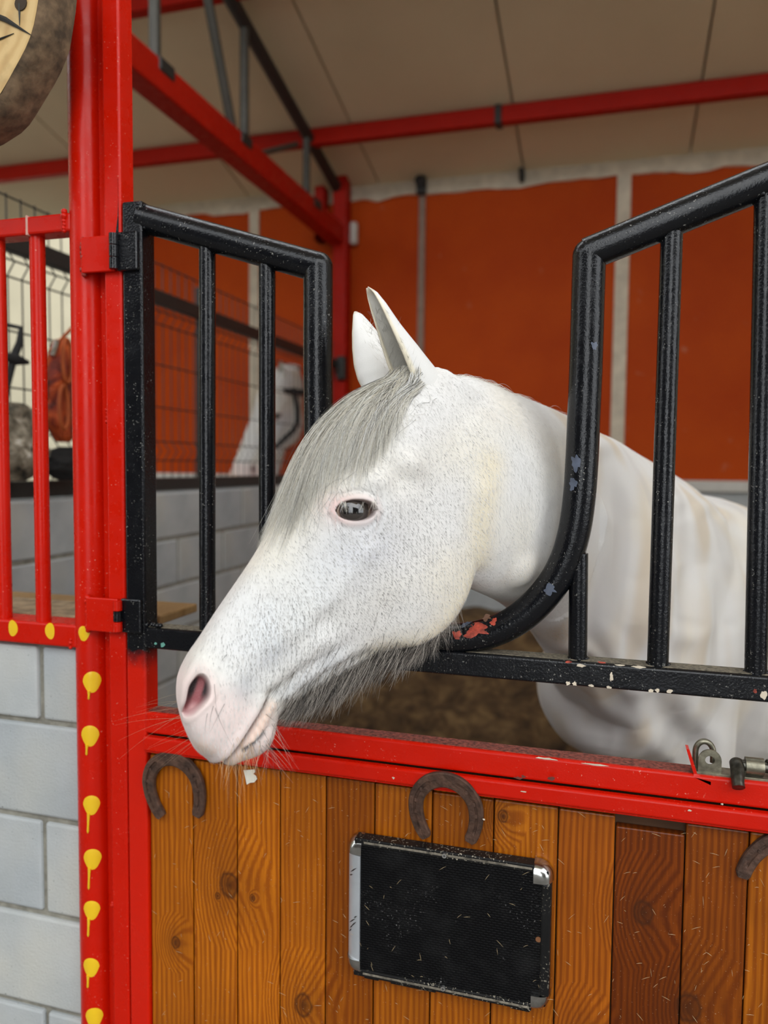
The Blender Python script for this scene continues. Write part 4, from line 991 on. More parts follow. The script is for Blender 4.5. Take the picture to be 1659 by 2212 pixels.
def build_horse(name, fr, neck, body, legs, extra, label, voxel, detail=True):
    m = MB(); hv, hf_ = head_mesh(); m.add(fr.world(hv), hf_)
    for vs, fs in [loft(neck), loft(body)] + legs + extra: m.add(vs, fs)
    me = bpy.data.meshes.new('tmp'); me.from_pydata(m.v, [], m.f); bm = bmesh.new(); bm.from_mesh(me); bmesh.ops.recalc_face_normals(bm, faces=bm.faces); bm.to_mesh(me); bm.free()
    tmp = bpy.data.objects.new('tmp', me); COL.objects.link(tmp)
    r = tmp.modifiers.new('r', 'REMESH'); r.mode = 'VOXEL'; r.voxel_size = voxel
    s_ = tmp.modifiers.new('s', 'SMOOTH'); s_.factor = 0.5; s_.iterations = 14
    dg = bpy.context.evaluated_depsgraph_get(); dg.update()
    out = bpy.data.meshes.new_from_object(tmp.evaluated_get(dg)); bpy.data.objects.remove(tmp)
    if detail:
        bm = bmesh.new(); bm.from_mesh(out)
        for rnd in range(2):
            bm.verts.ensure_lookup_table()
            L = fr.local(np.array([v.co for v in bm.verts])); l, h = L[:, 0], L[:, 1]
            R = 1.0 if rnd == 0 else 0.78
            msk = (np.hypot(l - EYE[0], h - EYE[1]) < 70 * R) | (np.hypot(l - NOS[0], h - NOS[1]) < 75 * R) | (seg_dist(l, h, MOUTH)[0] < 34 * R)
            msk &= (L[:, 2] > -20)
            bm.verts.index_update()
            es = [e for e in bm.edges if msk[e.verts[0].index] and msk[e.verts[1].index]]
            bmesh.ops.subdivide_edges(bm, edges=es, cuts=1, use_grid_fill=True, smooth=0.0)
        bm.to_mesh(out); bm.free()
    out.name = name
    return out

def vnormals(me):
    n = len(me.vertices); a = np.zeros(n * 3); me.vertices.foreach_get('co', a); co = a.reshape(-1, 3).copy()
    b = np.zeros(n * 3); me.vertices.foreach_get('normal', b); return co, b.reshape(-1, 3)

def sculpt(me, fr):
    """surface anatomy of the head: lids, nostril, lips, cheek and jaw lines; coat tint in the same pass"""
    co, nr = vnormals(me); L = fr.local(co); l, h, w = L[:, 0], L[:, 1], L[:, 2]; S = fr.S
    inhead = sm(l, -60, 0) * (1 - sm(l, 905, 930)) * (h > -380) * (h < 200) * (np.abs(w) < 175)
    side = sm(np.abs(w), 25, 50)
    disp = np.zeros(len(l)); inward = np.zeros(len(l))
    # eye
    ex, ey = l - EYE[0], h - EYE[1]
    e1 = -0.556 * ex - 0.831 * ey; e2 = 0.831 * ex - 0.556 * ey       # photo right, photo down
    near = side * inhead
    disp += near * 9 * gauss(e1**2 + (e2 * 1.15)**2, 58)                                     # orbit
    disp += near * 11 * gauss((e1 - 40)**2 / 2.6 + (e2 + 62 + e1 * -0.10)**2, 20)             # ridge over the eye
    disp -= near * 11 * gauss((e1 - 92)**2 / 1.5 + (e2 + 62)**2, 26)                          # hollow behind it
    disp += near * 14 * gauss((e1 - 118)**2 + (e2 + 92)**2, 30)
    lid_u = 21 * np.sqrt(np.clip(1 - (e1 / 37)**2, 0, 1)) ; lid_l = 20 * np.sqrt(np.clip(1 - ((e1 + 1) / 36)**2, 0, 1))
    lim = np.where(e2 < 0, lid_u, lid_l); ins = np.where(np.abs(e1) < 37, lim - np.abs(e2), -np.maximum(np.abs(e1) - 37, 0) - np.abs(e2) * 0.4)
    hole = sm(ins, -1.0, 4.5) * near; inward += hole * 26
    disp += near * 1.5 * np.exp(-((ins + 5) / 5.5)**2)                                       # lids
    disp -= near * 2.6 * np.exp(-((ins + 17) / 4.5)**2) * sm(-e2, -30, 10)                   # fold over the upper lid
    disp -= near * 1.3 * np.exp(-((ins + 19) / 6)**2) * sm(e2, 0, 14)                        # bag under the eye
    # facial crest, cheek, nasal side
    d, t = seg_dist(l, h, [(375, -48), (455, -50), (540, -34), (600, -12)]); disp += near * 7 * gauss(d**2, 20) * (1 - t * 0.6)
    disp -= near * 9 * gauss((l - 530)**2 * .6 + (h + 62)**2, 24)
    d, t = seg_dist(l, h, [(706, -54), (653, -75), (596, -104), (536, -136)]); disp -= near * 9 * gauss(d**2, 12) * (1 - .75 * t)
    d, t = seg_dist(l, h, [(690, -78), (640, -102), (575, -140)]); disp += near * 5 * gauss(d**2, 15)
    d, t = seg_dist(l, h, [(660, -104), (610, -132), (560, -168), (515, -210)]); disp -= near * 6 * gauss(d**2, 11) * (.5 + .5 * np.sin(PI * t))
    d, t = seg_dist(l, h, [(690, -34), (630, -52), (570, -80)]); disp += near * 4 * gauss(d**2, 18)
    d, t = seg_dist(l, h, [(725, 60), (660, 62), (560, 55)]); disp -= near * 4 * gauss(d**2, 26)
    disp -= near * 7 * gauss((l - 455)**2 + (h + 165)**2, 45)
    # jaw rim stands a little proud of the throat
    d, t = seg_dist(l, h, [(120, -205), (172, -245), (226, -288), (284, -308), (360, -318), (424, -310), (470, -278)]); disp += near * 6 * gauss(d**2, 26)
    # nostril: tall comma leaning back
    nx_, ny_ = l - NOS[0], h - NOS[1]; n1 = -0.556 * nx_ - 0.831 * ny_; n2 = 0.831 * nx_ - 0.556 * ny_
    ca, sa_ = math.cos(0.40), math.sin(0.40); p1 = n1 * ca + n2 * sa_; p2 = -n1 * sa_ + n2 * ca
    p1 = p1 + 0.0030 * p2**2 - 3
    q = np.hypot(p1 / (21.0 - 7.0 * sm(p2, -18, 24)), p2 / 44.0); nin = sm(-q, -1.06, -0.72) * near
    inward += nin * 34; disp += near * 3.2 * np.exp(-((q - 1.34) / 0.30)**2) * (0.5 + 0.5 * sm(-p2, -40, 20))
    disp -= near * 4 * gauss((n1 - 52)**2 + (n2 - 8)**2, 26)
    # mouth
    d, t = seg_dist(l, h, MOUTH)
    up_ = h > np.interp(l, [p[0] for p in MOUTH], [p[1] for p in MOUTH])
    inm = inhead * sm(l, 706, 728)
    disp -= inm * 11 * np.exp(-(d / 4.0)**2); disp += inm * np.where(up_, 5.0 * np.exp(-((d - 13) / 10)**2), 6.0 * np.exp(-((d - 14) / 10)**2))
    d2_, t2 = seg_dist(l, h, [(766, -84), (799, -73), (822, -63)]); disp -= inm * 4.5 * np.exp(-(d2_ / 4.0)**2)      # lower lip edge
    wr = np.sin((l - 700) * 0.42 + h * 0.12); disp += inm * 1.0 * wr * np.exp(-(((h + 68) / 10)**2)) * (1 - sm(l, 790, 815))
    disp += inhead * 7 * gauss((l - 795)**2 + (h + 100)**2, 32)                               # chin
    disp -= inhead * 5 * gauss((l - 730)**2 + (h + 112)**2, 22)
    # rounded lip corners
    co2 = co + nr * (disp * S)[:, None] - (np.sign(w)[:, None] * np.array(fr.s)[None]) * (inward * S)[:, None]
    # ---- tint
    n = len(l); col = np.tile(np.array([0.74, 0.73, 0.705]), (n, 1))
    def lay(mask, c): 
        mk = np.clip(mask, 0, 1)[:, None]; col[:] = col * (1 - mk) + np.array(c)[None] * mk
    nzv = np.array([noise.noise(Vector(p) * 9) for p in co]) * 0.5 + 0.5
    nzf = np.array([noise.noise(Vector(p) * 34) for p in co]) * 0.5 + 0.5
    nohead = 1 - inhead
    nst = np.array([noise.noise(Vector((p[0] * 13, p[1] * 13, p[2] * 2.6))) for p in co]) * 0.5 + 0.5
    lay(nohead * 0.55 * sm(nzv, 0.45, 0.85), (0.72, 0.62, 0.45)); lay(nohead * 0.6 * sm(nst, 0.52, 0.74), (0.62, 0.50, 0.34)); lay(nohead * .35 * sm(1 - nst, .55, .75), (.52, .50, .49))
    lay(inhead * 0.6 * sm(nzv, 0.35, 0.8), (0.76, 0.70, 0.56))
    d, t = seg_dist(l, h, [(60, -190), (172, -240), (250, -300), (330, -320), (400, -315), (470, -280), (530, -215)]); lay(near * 0.7 * gauss(d**2, 38), (0.78, 0.68, 0.46))
    lay(near * 0.6 * gauss((l - 375)**2 * 0.6 + (h + 50)**2, 75) * (0.5 + nzf), (0.66, 0.67, 0.71))       # greyer tint below the eye
    lay(near * 0.5 * gauss((l - 580)**2 * 0.35 + (h - 5)**2, 85) * (0.4 + nzf * 0.8), (0.70, 0.76, 0.80))
    d, t = seg_dist(l, h, [(735, 3), (673, 2), (615, -26)]); lay(near * 0.6 * gauss(d**2, 22) * (0.3 + nzf), (0.38, 0.39, 0.42))
    d, t = seg_dist(l, h, [(700, -70), (640, -95), (570, -130)]); lay(near * 0.5 * gauss(d**2, 20) * (0.3 + nzf), (0.42, 0.44, 0.47))
    mz = inhead * sm(l + nzv * 40 - np.abs(h - 20) * .1, 725, 790); lay(mz * 0.80, (0.80, 0.64, 0.60))
    lay(inhead * sm(l, 828, 868) * 0.7 * sm(nzf, 0.3, 0.7), (0.62, 0.42, 0.27))
    lay(near * 0.4 * np.exp(-((q - 1.15) / 0.25)**2), (0.78, 0.60, 0.56)); lay(near * 0.4 * np.exp(-((q - 1.05) / 0.12)**2) * sm(-p1, 0, 12), (0.25, 0.2, 0.18))
    lay(near * (0.28 + .25 * sm(-e1, -10, 40)) * np.exp(-((ins + 5) / 8.0)**2), (0.80, 0.52, 0.46)); lay(near * (.55 + .3 * sm(-e2, -6, 6)) * np.exp(-((ins - 1) / 3.2)**2), (.22, .12, .10)); lay(near * 0.45 * gauss((e1 + 42)**2 + (e2 + 8)**2, 30), (0.84, 0.56, 0.55))
    lay(inm * 0.8 * np.exp(-(((h + 66) / 11)**2)) * sm(-l, -862, -835), (0.78, 0.56, 0.44))
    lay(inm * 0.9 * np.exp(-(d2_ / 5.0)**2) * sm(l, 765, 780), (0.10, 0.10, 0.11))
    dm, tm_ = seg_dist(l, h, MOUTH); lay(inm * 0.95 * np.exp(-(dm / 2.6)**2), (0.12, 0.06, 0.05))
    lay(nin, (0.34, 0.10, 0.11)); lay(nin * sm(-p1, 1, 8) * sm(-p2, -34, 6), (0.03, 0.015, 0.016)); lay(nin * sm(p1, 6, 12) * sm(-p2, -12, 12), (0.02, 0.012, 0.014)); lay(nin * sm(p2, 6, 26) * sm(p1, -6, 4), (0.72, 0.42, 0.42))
    lay(hole, (0.10, 0.05, 0.04))
    me.vertices.foreach_set('co', co2.astype(np.float64).ravel()); me.update()
    at = me.color_attributes.new('coat', 'FLOAT_COLOR', 'POINT'); at.data.foreach_set('color', np.concatenate([col, np.ones((n, 1))], 1).astype(np.float32).ravel())
    me.polygons.foreach_set('use_smooth', [True] * len(me.polygons))

def coat_mat():
    m, nt, b = newmat('white_coat'); at = nt.nodes.new('ShaderNodeVertexColor'); at.layer_name = 'coat'; v = coord(nt)
    fine = nz(nt, v, 620, 3, 0.6)
    c = mixc(nt, ramp(nt, fine, [(0.40, (0.0, 0.0, 0.0)), (0.75, (0.10, 0.10, 0.10))]), at.outputs[0], (0.55, 0.54, 0.52))
    nt.links.new(c, b.inputs['Base Color']); b.inputs['Roughness'].default_value = 0.62; b.inputs['Specular IOR Level'].default_value = 0.28
    b.inputs['Sheen Weight'].default_value = 0.15; b.inputs['Sheen Roughness'].default_value = 0.6
    bump(nt, b, fine, 0.25, 0.0012); return m
COAT = coat_mat()
def strand_mat(name, rough=0.5):
    m, nt, b = newmat(name); at = nt.nodes.new('ShaderNodeVertexColor'); at.layer_name = 'coat'
    nt.links.new(at.outputs[0], b.inputs['Base Color']); b.inputs['Roughness'].default_value = rough; b.inputs['Specular IOR Level'].default_value = 0.35; return m
HAIR = strand_mat('horse_hair')

def strands_mesh(name, paths, radii, cols, n=3):
    """thin tapering tubes, one per hair"""
    V = []; F = []; C = []; base = 0
    for pts, r, c in zip(paths, radii, cols):
        P_ = np.asarray(pts, float); k = len(P_); t = np.gradient(P_, axis=0); t /= np.maximum(np.linalg.norm(t, axis=1, keepdims=True), 1e-9)
        a = np.cross(t, [0.13, 0.97, 0.21]); a /= np.maximum(np.linalg.norm(a, axis=1, keepdims=True), 1e-9); b = np.cross(t, a)
        tap = r * np.clip(np.linspace(1.0, 0.15, k), 0, 1)
        for j in range(n):
            an = 2 * PI * j / n; V.append(P_ + (a * math.cos(an) + b * math.sin(an)) * tap[:, None])
        # layout: n blocks of k
        for j in range(n):
            j2 = (j + 1) % n
            i = np.arange(k - 1); F.append(np.stack([base + j * k + i, base + j * k + i + 1, base + j2 * k + i + 1, base + j2 * k + i], 1))
        C.append(np.tile(np.array([*c, 1.0]), (k * n, 1))); base += k * n
    V = np.concatenate(V); F = np.concatenate(F); C = np.concatenate(C)
    me = bpy.data.meshes.new(name); me.vertices.add(len(V)); me.vertices.foreach_set('co', V.ravel())
    me.loops.add(F.size); me.loops.foreach_set('vertex_index', F.ravel().astype(np.int32)); me.polygons.add(len(F))
    me.polygons.foreach_set('loop_start', np.arange(0, F.size, 4, dtype=np.int32)); me.polygons.foreach_set('loop_total', np.full(len(F), 4, dtype=np.int32))
    me.update(calc_edges=True); me.polygons.foreach_set('use_smooth', [True] * len(F))
    at = me.color_attributes.new('coat', 'FLOAT_COLOR', 'POINT'); at.data.foreach_set('color', C.astype(np.float32).ravel()); return me

# ---------------- the white horse at the door
ezc = ray(680, 1200).normalized(); exc = (RT - ezc * RT.dot(ezc)).normalized(); eyc = exc.cross(ezc) * -1.0
if eyc.dot(UP) > 0: eyc = -eyc
S = 1.10 / FPX
fr = Frame(PD(905, 860, 1.135), (exc * -0.556 + eyc * 0.831), (exc * -0.831 - eyc * 0.556), -ezc, S, math.radians(12.7), math.radians(8))
def st(px, py, Z, hu, hd, hw): return (PD(px, py, Z), hu, hd, hw)
neck = [st(900, 985, 1.13, .085, .10, .055), st(970, 1020, 1.15, .132, .14, .072), st(1060, 1060, 1.20, .152, .155, .083), st(1150, 1110, 1.30, .178, .165, .090),
        st(1235, 1170, 1.45, .222, .20, .105), st(1305, 1235, 1.63, .275, .255, .145), st(1385, 1310, 1.86, .33, .35, .20), st(1450, 1370, 2.02, .30, .34, .2)]
body = [st(1330, 1420, 1.74, .10, .12, .09), st(1370, 1400, 1.83, .24, .26, .19), st(1465, 1350, 2.02, .345, .36, .25), st(1600, 1385, 2.22, .34, .37, .285), st(1800, 1410, 2.52, .345, .36, .30), st(1990, 1390, 2.78, .36, .30, .28), st(2090, 1400, 2.93, .26, .22, .20), st(2120, 1410, 2.98, .08, .08, .07)]
bdir = (PD(1990, 1390, 2.78) - PD(1465, 1350, 2.02)); bdir.z = 0; bdir.normalize(); bside = Vector((-bdir.y, bdir.x, 0))
def leg(base, front=True):
    b0 = Vector(base)
    if front: pts = [b0 + Vector((0, 0, .1)), Vector((b0.x, b0.y, .72)), Vector((b0.x, b0.y, .46)), Vector((b0.x, b0.y, .26)), Vector((b0.x, b0.y, .14)), Vector((b0.x, b0.y, .07)) - bdir * .03, Vector((b0.x, b0.y, .028)) - bdir * .045]; rs = [.10, .085, .055, .036, .040, .045, .058]
    else: pts = [b0 + Vector((0, 0, .1)), Vector((b0.x, b0.y, .78)) - bdir * .05, Vector((b0.x, b0.y, .52)) + bdir * .08, Vector((b0.x, b0.y, .30)) + bdir * .05, Vector((b0.x, b0.y, .15)) + bdir * .04, Vector((b0.x, b0.y, .07)) + bdir * .01, Vector((b0.x, b0.y, .028))]; rs = [.17, .13, .06, .042, .043, .046, .058]
    return limb(pts, rs)
f0 = PD(1420, 1400, 1.93); h0 = PD(1960, 1390, 2.74)
legs = [leg(Vector((f0.x, f0.y, .98)) + bside * s_ * .11) for s_ in (-1, 1)] + [leg(Vector((h0.x, h0.y, 1.0)) + bside * s_ * .15, False) for s_ in (-1, 1)]
extra = [ball(PD(1322, 1475, 1.80), .175, .17, .17), ball(PD(1400, 1380, 1.72), .12, .12, .2), ball(fr.w(150, -205, 0), .05, .05, .05), ball(PD(1100, 1205, 1.195), .048, .05, .05), ball(PD(912, 868, 1.13), .036, .036, .036), ball(PD(890, 832, 1.112), .026, .026, .03), limb([PD(885, 885, 1.14), PD(1000, 884, 1.17), PD(1090, 905, 1.22), PD(1180, 932, 1.33), PD(1260, 965, 1.48)], [.045, .050, .042, .04, .04])]
hm = build_horse('body', fr, neck, body, legs, extra, '', 0.0046)
sculpt(hm, fr)
def shoulder_folds(me):
    co, nr = vnormals(me); rel = co - np.array(CAM); Z = rel @ np.array(FW); px = rel @ np.array(RT) / Z * FPX + W / 2; py = -(rel @ np.array(UP)) / Z * FPX + H / 2
    d = np.zeros(len(co)); ok = (Z > 1.30) * (Z < 2.6) * sm(px, 1130, 1230)
    for pts, amp, rad_ in (([(1300, 1010), (1345, 1130), (1360, 1250), (1350, 1350), (1370, 1440)], -.016, 22), ([(1290, 1170), (1305, 1250), (1290, 1330), (1260, 1400)], -.010, 28), ([(1470, 1130), (1500, 1220), (1480, 1330)], -.014, 24),
                           ([(1530, 1130), (1545, 1230), (1560, 1350), (1545, 1440)], -.010, 18), ([(1150, 1400), (1200, 1420), (1260, 1430)], -.012, 14), ([(1590, 1150), (1640, 1250)], -.010, 20), ([(1240, 1500), (1260, 1560), (1330, 1590)], -.012, 22), ([(1420, 1490), (1440, 1560), (1500, 1620)], -.014, 26)):
        dd, t = seg_dist(px, py, pts); d += 1.1 * amp * np.exp(-(dd / (rad_ * 1.25))**2) * np.sin(PI * np.clip(t * .9 + .05, 0, 1)) - amp * 0.5 * np.exp(-((dd - rad_ * 2) / rad_)**2)
    co2 = co + nr * (d * ok)[:, None]; me.vertices.foreach_set('co', co2.ravel()); me.update()
shoulder_folds(hm)
# ears: cupped leaves growing out of the poll
def ear(fr, root, tip, bulge, openv, wmax, cup=2.3, n=34, k=26, prof_=(1.0, 1.02, .95, .76, .56, .40, .24, .07)):
    root, tip, bulge, openv = Vector(root), Vector(tip), Vector(bulge), Vector(openv).normalized()
    V = []; T_ = []
    wprof = lambda t: wmax * float(np.interp(t, [0, .15, .3, .5, .7, .85, .95, 1], prof_))
    for shell in (0, 1):
        for i in range(n + 1):
            t = i / n; c = root * (1 - t)**2 + bulge * 2 * t * (1 - t) + tip * t * t
            tg = ((bulge - root) * 2 * (1 - t) + (tip - bulge) * 2 * t).normalized()
            o = (openv - tg * openv.dot(tg)).normalized(); sd = tg.cross(o).normalized(); w = float(wprof(t)); cu = cup * (1 - .35 * t)
            r = w / 1.15 * (1 if shell == 0 else .84)
            for j in range(k + 1):
                a = (-1 + 2 * j / k) * cu; edge = 1 - (abs(-1 + 2 * j / k)) ** 6 * 0.12
                V.append(c - o * (math.cos(a) * r * edge) + sd * (math.sin(a) * r * edge) - o * w * .1); T_.append((shell, t, abs(-1 + 2 * j / k)))
    m_ = (n + 1) * (k + 1); F = []
    for s_ in (0, 1):
        for i in range(n):
            for j in range(k):
                q = s_ * m_ + i * (k + 1) + j; f = (q, q + 1, q + k + 2, q + k + 1); F.append(f if s_ == 0 else f[::-1])
    for i in range(n):
        for j in (0, k):
            q = i * (k + 1) + j; f = (q, q + k + 1, q + m_ + k + 1, q + m_); F.append(f if j == 0 else f[::-1])
    F += [(n * (k + 1) + j, n * (k + 1) + j + 1, m_ + n * (k + 1) + j + 1, m_ + n * (k + 1) + j) for j in range(k)]
    C = []
    for s_, t, e in T_:
        if s_ == 0: c = (0.78, 0.77, 0.74)
        else:
            g = max(0, 1 - e * 0.75) * (1 - abs(t - .5) * 1.1); c = (0.80 - .56 * g, 0.78 - .55 * g, 0.72 - .53 * g)
        if e > .9: c = (0.84, 0.77, 0.60)
        if t > .95: c = (0.66, 0.58, 0.46)
        C.append(c)
    return V, F, C
def add_island(me, parts):
    n0 = len(me.vertices); cols = np.zeros(n0 * 4, np.float32); me.color_attributes['coat'].data.foreach_get('color', cols)
    bm = bmesh.new(); bm.from_mesh(me); lay = bm.verts.layers.float_color['coat']
    for V, F, C in parts:
        vs = [bm.verts.new(v) for v in V]
        for v, c in zip(vs, C): v[lay] = (*c, 1)
        for f in F:
            try: bm.faces.new([vs[i] for i in f]).smooth = True
            except ValueError: pass
    bm.to_mesh(me); bm.free()
ZE = 1.135
e_n = ear(fr, PD(932, 905, 1.150), PD(792, 621, 1.075), PD(852, 772, 1.072), -exc * .92 - ezc * .46 + eyc * .05, .043, prof_=(.9, 1.05, 1.0, .80, .56, .42, .27, .07))
e_f = ear(fr, PD(812, 842, 1.170), PD(766, 674, 1.185), PD(784, 755, 1.18), -exc * .75 + ezc * .60, .036, prof_=(.8, 1.0, 1.05, .95, .75, .5, .3, .08))
add_island(hm, [e_n, e_f])
hroot = empty('horse', (f0.x, f0.y, 0), 'white horse leaning its head out through the curved gap in the door', 'horse')
hbody = link('body', hm, COAT, hroot)
# eye ball
ec = fr.w(EYE[0], EYE[1], 0)
bvh = BVHTree.FromPolygons([v.co.copy() for v in hm.vertices], [tuple(p.vertices) for p in hm.polygons])
def hit(l, h, from_w=260, d=-1):
    r = bvh.ray_cast(fr.w(l, h, from_w), fr.s * d); return r
ring = [hit(EYE[0] + 44 * math.cos(a), EYE[1] + 44 * math.sin(a))[0] for a in np.linspace(0, 2 * PI, 12, endpoint=False)]
ring = [p for p in ring if p is not None]; wl = np.mean([fr.local(np.array([p]))[0][2] for p in ring])
ER = 37; ecen = fr.w(EYE[0], EYE[1], wl - ER + 6)
def eye_mat():
    m, nt, b = newmat('dark_eye'); at = nt.nodes.new('ShaderNodeVertexColor'); at.layer_name = 'coat'; nt.links.new(at.outputs[0], b.inputs['Base Color'])
    b.inputs['Roughness'].default_value = 0.05; b.inputs['Coat Weight'].default_value = 1.0; b.inputs['Coat Roughness'].default_value = 0.02; return m
EYEM = eye_mat()
def eyeball(cen, axis, r, name='eyeball'):
    bm = bmesh.new(); bmesh.ops.create_uvsphere(bm, u_segments=40, v_segments=28, radius=r)
    me = bpy.data.meshes.new(name); q = axis.to_track_quat('Z', 'Y').to_matrix()
    for v in bm.verts: v.co = q @ v.co + cen
    bm.to_mesh(me); bm.free(); at = me.color_attributes.new('coat', 'FLOAT_COLOR', 'POINT'); cs = []
    for v in me.vertices:
        d = (v.co - cen).normalized(); cz = d.dot(axis); hor = d.dot(exc); ver = d.dot(eyc)
        if abs(ver) < .20 and abs(hor) < .50 and cz > 0: c = (0.004, 0.004, 0.005)
        elif cz > .62: c = (0.035, 0.028, 0.024)
        else: c = (0.42, 0.33, 0.25)
        cs += [*c, 1]
    at.data.foreach_set('color', cs); me.polygons.foreach_set('use_smooth', [True] * len(me.polygons)); return me
link('eyeball', eyeball(ecen, (fr.s * .97 + fr.u * .15 + fr.a * .1).normalized(), ER * S), EYEM, hroot)
cf = fr.w(EYE[0], EYE[1], -(wl - ER + 6)); link('eyeball', eyeball(cf, (-fr.s * .97 + fr.u * .15).normalized(), ER * S), EYEM, hroot)

# ---- hair
rng = np.random.default_rng(11)
def top_hit(l, w):
    r = bvh.ray_cast(fr.w(l, 420, w), -fr.u); return r[0]
lk = [h[0] for h in HEAD]; tk = [h[1] for h in HEAD]; bk = [h[2] for h in HEAD]
cache_ang = {}
def _ang(i, j):
    if (i, j) not in cache_ang:
        l, ph = i * 14.0, math.radians(j * 5.0); hc = np.interp(l, lk, tk) - 150
        d = fr.u * math.cos(ph) + fr.s * math.sin(ph); c = fr.w(l, hc, 0); lim = 178 if abs(ph) < .6 else 190
        r = bvh.ray_cast(c + d * (lim * S), -d)
        cache_ang[(i, j)] = (r[0] - c).length / S if r[0] is not None else 140.0
    return cache_ang[(i, j)]
def on_head(l, deg, lift):
    a, b = l / 14.0, deg / 5.0; i, j = math.floor(a), math.floor(b); fa, fb_ = a - i, b - j
    rr_ = (_ang(i, j) * (1 - fa) + _ang(i + 1, j) * fa) * (1 - fb_) + (_ang(i, j + 1) * (1 - fa) + _ang(i + 1, j + 1) * fa) * fb_
    ph = math.radians(deg); return fr.w(l, np.interp(l, lk, tk) - 150 + (rr_ + lift) * math.cos(ph), (rr_ + lift) * math.sin(ph))
def lock_colour():
    v = rng.random()
    if v < .60: b = rng.uniform(.82, .97); return (b, b * .965, b * .86)
    if v < .84: b = rng.uniform(.58, .78); return (b, b * .93, b * .76)
    b = rng.uniform(.05, .22); return (b, b * .95, b * .84)
paths = []; rad_ = []; cols = []
for c_ in range(250):                                         # locks, each a bundle of hairs
    d0 = rng.normal(4, 14); l0 = rng.uniform(-22, 48); de = d0 * 1.5 + rng.normal(8, 19); de = max(-58, min(70, de))
    Ln = rng.uniform(260, 430) * (1 - .36 * sm(np.array(de), 28, 66)); lf = rng.uniform(2, 17) * (1 - .45 * min(1, abs(de) / 60)); tone = rng.uniform(.75, 1.15); ph0 = rng.uniform(0, 6.28)
    for i in range(44):
        o0, o1 = rng.normal(0, 3.2), rng.normal(0, 2.6); LL = Ln * rng.uniform(.72, 1.08); lf_ = max(1.5, lf + rng.normal(0, 6)); am = rng.uniform(.1, .8); ph = rng.uniform(0, 6.28); fly = rng.uniform(4, 16) if rng.random() < .05 else 0; k = 13; pts = []
        for q in range(k):
            t = q / (k - 1); deg = d0 + o0 + (de + o1 - d0 - o0) * t ** .85 + am * math.sin(ph + 8 * t) * t + 1.6 * math.sin(ph0 + 3 * t) * t
            pts.append(on_head(l0 + LL * t, deg, 1.2 + lf_ * math.sin(PI * min(1, t * .84 + .12)) ** .75 + fly * t * t))
        paths.append(pts); rad_.append(rng.uniform(.00018, .00034)); cc = lock_colour(); cols.append(tuple(min(.9, x * tone) for x in cc))
for c_ in range(75):                                          # thin locks falling past the near ear towards the eye
    d0 = rng.normal(24, 5); l0 = rng.uniform(10, 60); de = rng.uniform(38, 70); Ln = rng.uniform(150, 265) * (1.1 - .25 * (de - 38) / 32)
    for i in range(26):
        o0, o1 = rng.normal(0, 3.5), rng.normal(0, 4.0); LL = Ln * rng.uniform(.6, 1.1); am = rng.uniform(.2, 1.4); ph = rng.uniform(0, 6.28); lf_ = rng.uniform(.6, 6); pts = []
        for q in range(12):
            t = q / 11; pts.append(on_head(l0 + LL * t, min(80, d0 + o0 + (de + o1 - d0 - o0) * t ** .8 + am * math.sin(ph + 8 * t) * t), .8 + lf_ * math.sin(PI * min(1, t * .85 + .1))))
        paths.append(pts); rad_.append(rng.uniform(.00015, .00028)); cols.append(lock_colour())
for i in range(190):                                          # stray curls over brow and cheek
    l0 = rng.uniform(10, 330); Ln = rng.uniform(50, 170); d0 = rng.uniform(-40, 62); d1 = d0 + rng.normal(8, 12); ph = rng.uniform(0, 6.28); am = rng.uniform(2, 7)
    lf_ = 2 + 12 * rng.random() ** 2 * (1 if d0 < 30 else .4)
    pts = [on_head(l0 + Ln * q / 13, max(-62, min(80, d0 + (d1 - d0) * q / 13 + am * math.sin(ph + 6 * q / 13))), 1 + lf_ * math.sin(PI * q / 13)) for q in range(14)]
    paths.append(pts); rad_.append(.00018); cols.append((.09, .085, .08) if rng.random() < .6 else (.6, .57, .5))
tag(link('forelock', strands_mesh('forelock', paths, rad_, cols), HAIR, hroot), 'long silver grey forelock falling over the forehead', kind='stuff')
# beard under the jaw
paths = []; rad_ = []; cols = []
def bottom_hit(l, w):
    r = bvh.ray_cast(fr.w(l, -520, w), fr.u); return r[0]
grav = eyc
for i in range(4200):
    l = rng.uniform(415, 700); w = rng.normal(10, 24); p = bottom_hit(l, w)
    if p is None: continue
    k = 8; Ln = (46 + 50 * math.exp(-((l - 560) / 110) ** 2)) * rng.uniform(.55, 1.2) * S; d0 = (eyc * .85 - exc * .42 + fr.s * rng.normal(0, .18) + exc * rng.normal(0, .16)).normalized(); cv = exc * rng.normal(-.25, .25)
    pts = [p + d0 * (Ln * q / (k - 1)) + cv * (Ln * (q / (k - 1)) ** 2 * .5) - fr.u * -.001 for q in range(k)]
    paths.append(pts); rad_.append(rng.uniform(.0002, .00036)); v = rng.random()
    cols.append((.05, .045, .04) if v < .45 else ((.20, .18, .155) if v < .75 else (.52, .47, .41)))
for i in range(150):                                          # fringe along the throat
    l = rng.uniform(350, 440); p = bottom_hit(l, rng.normal(20, 20))
    if p is None: continue
    Ln = rng.uniform(20, 60) * S; d0 = (eyc + exc * rng.normal(-.1, .35)).normalized(); paths.append([p + d0 * (Ln * q / 5) for q in range(6)]); rad_.append(.0002); cols.append((.35, .31, .27))
tag(link('beard', strands_mesh('beard', paths, rad_, cols), HAIR, hroot), 'dark grey beard hair hanging under the jaw', kind='stuff')
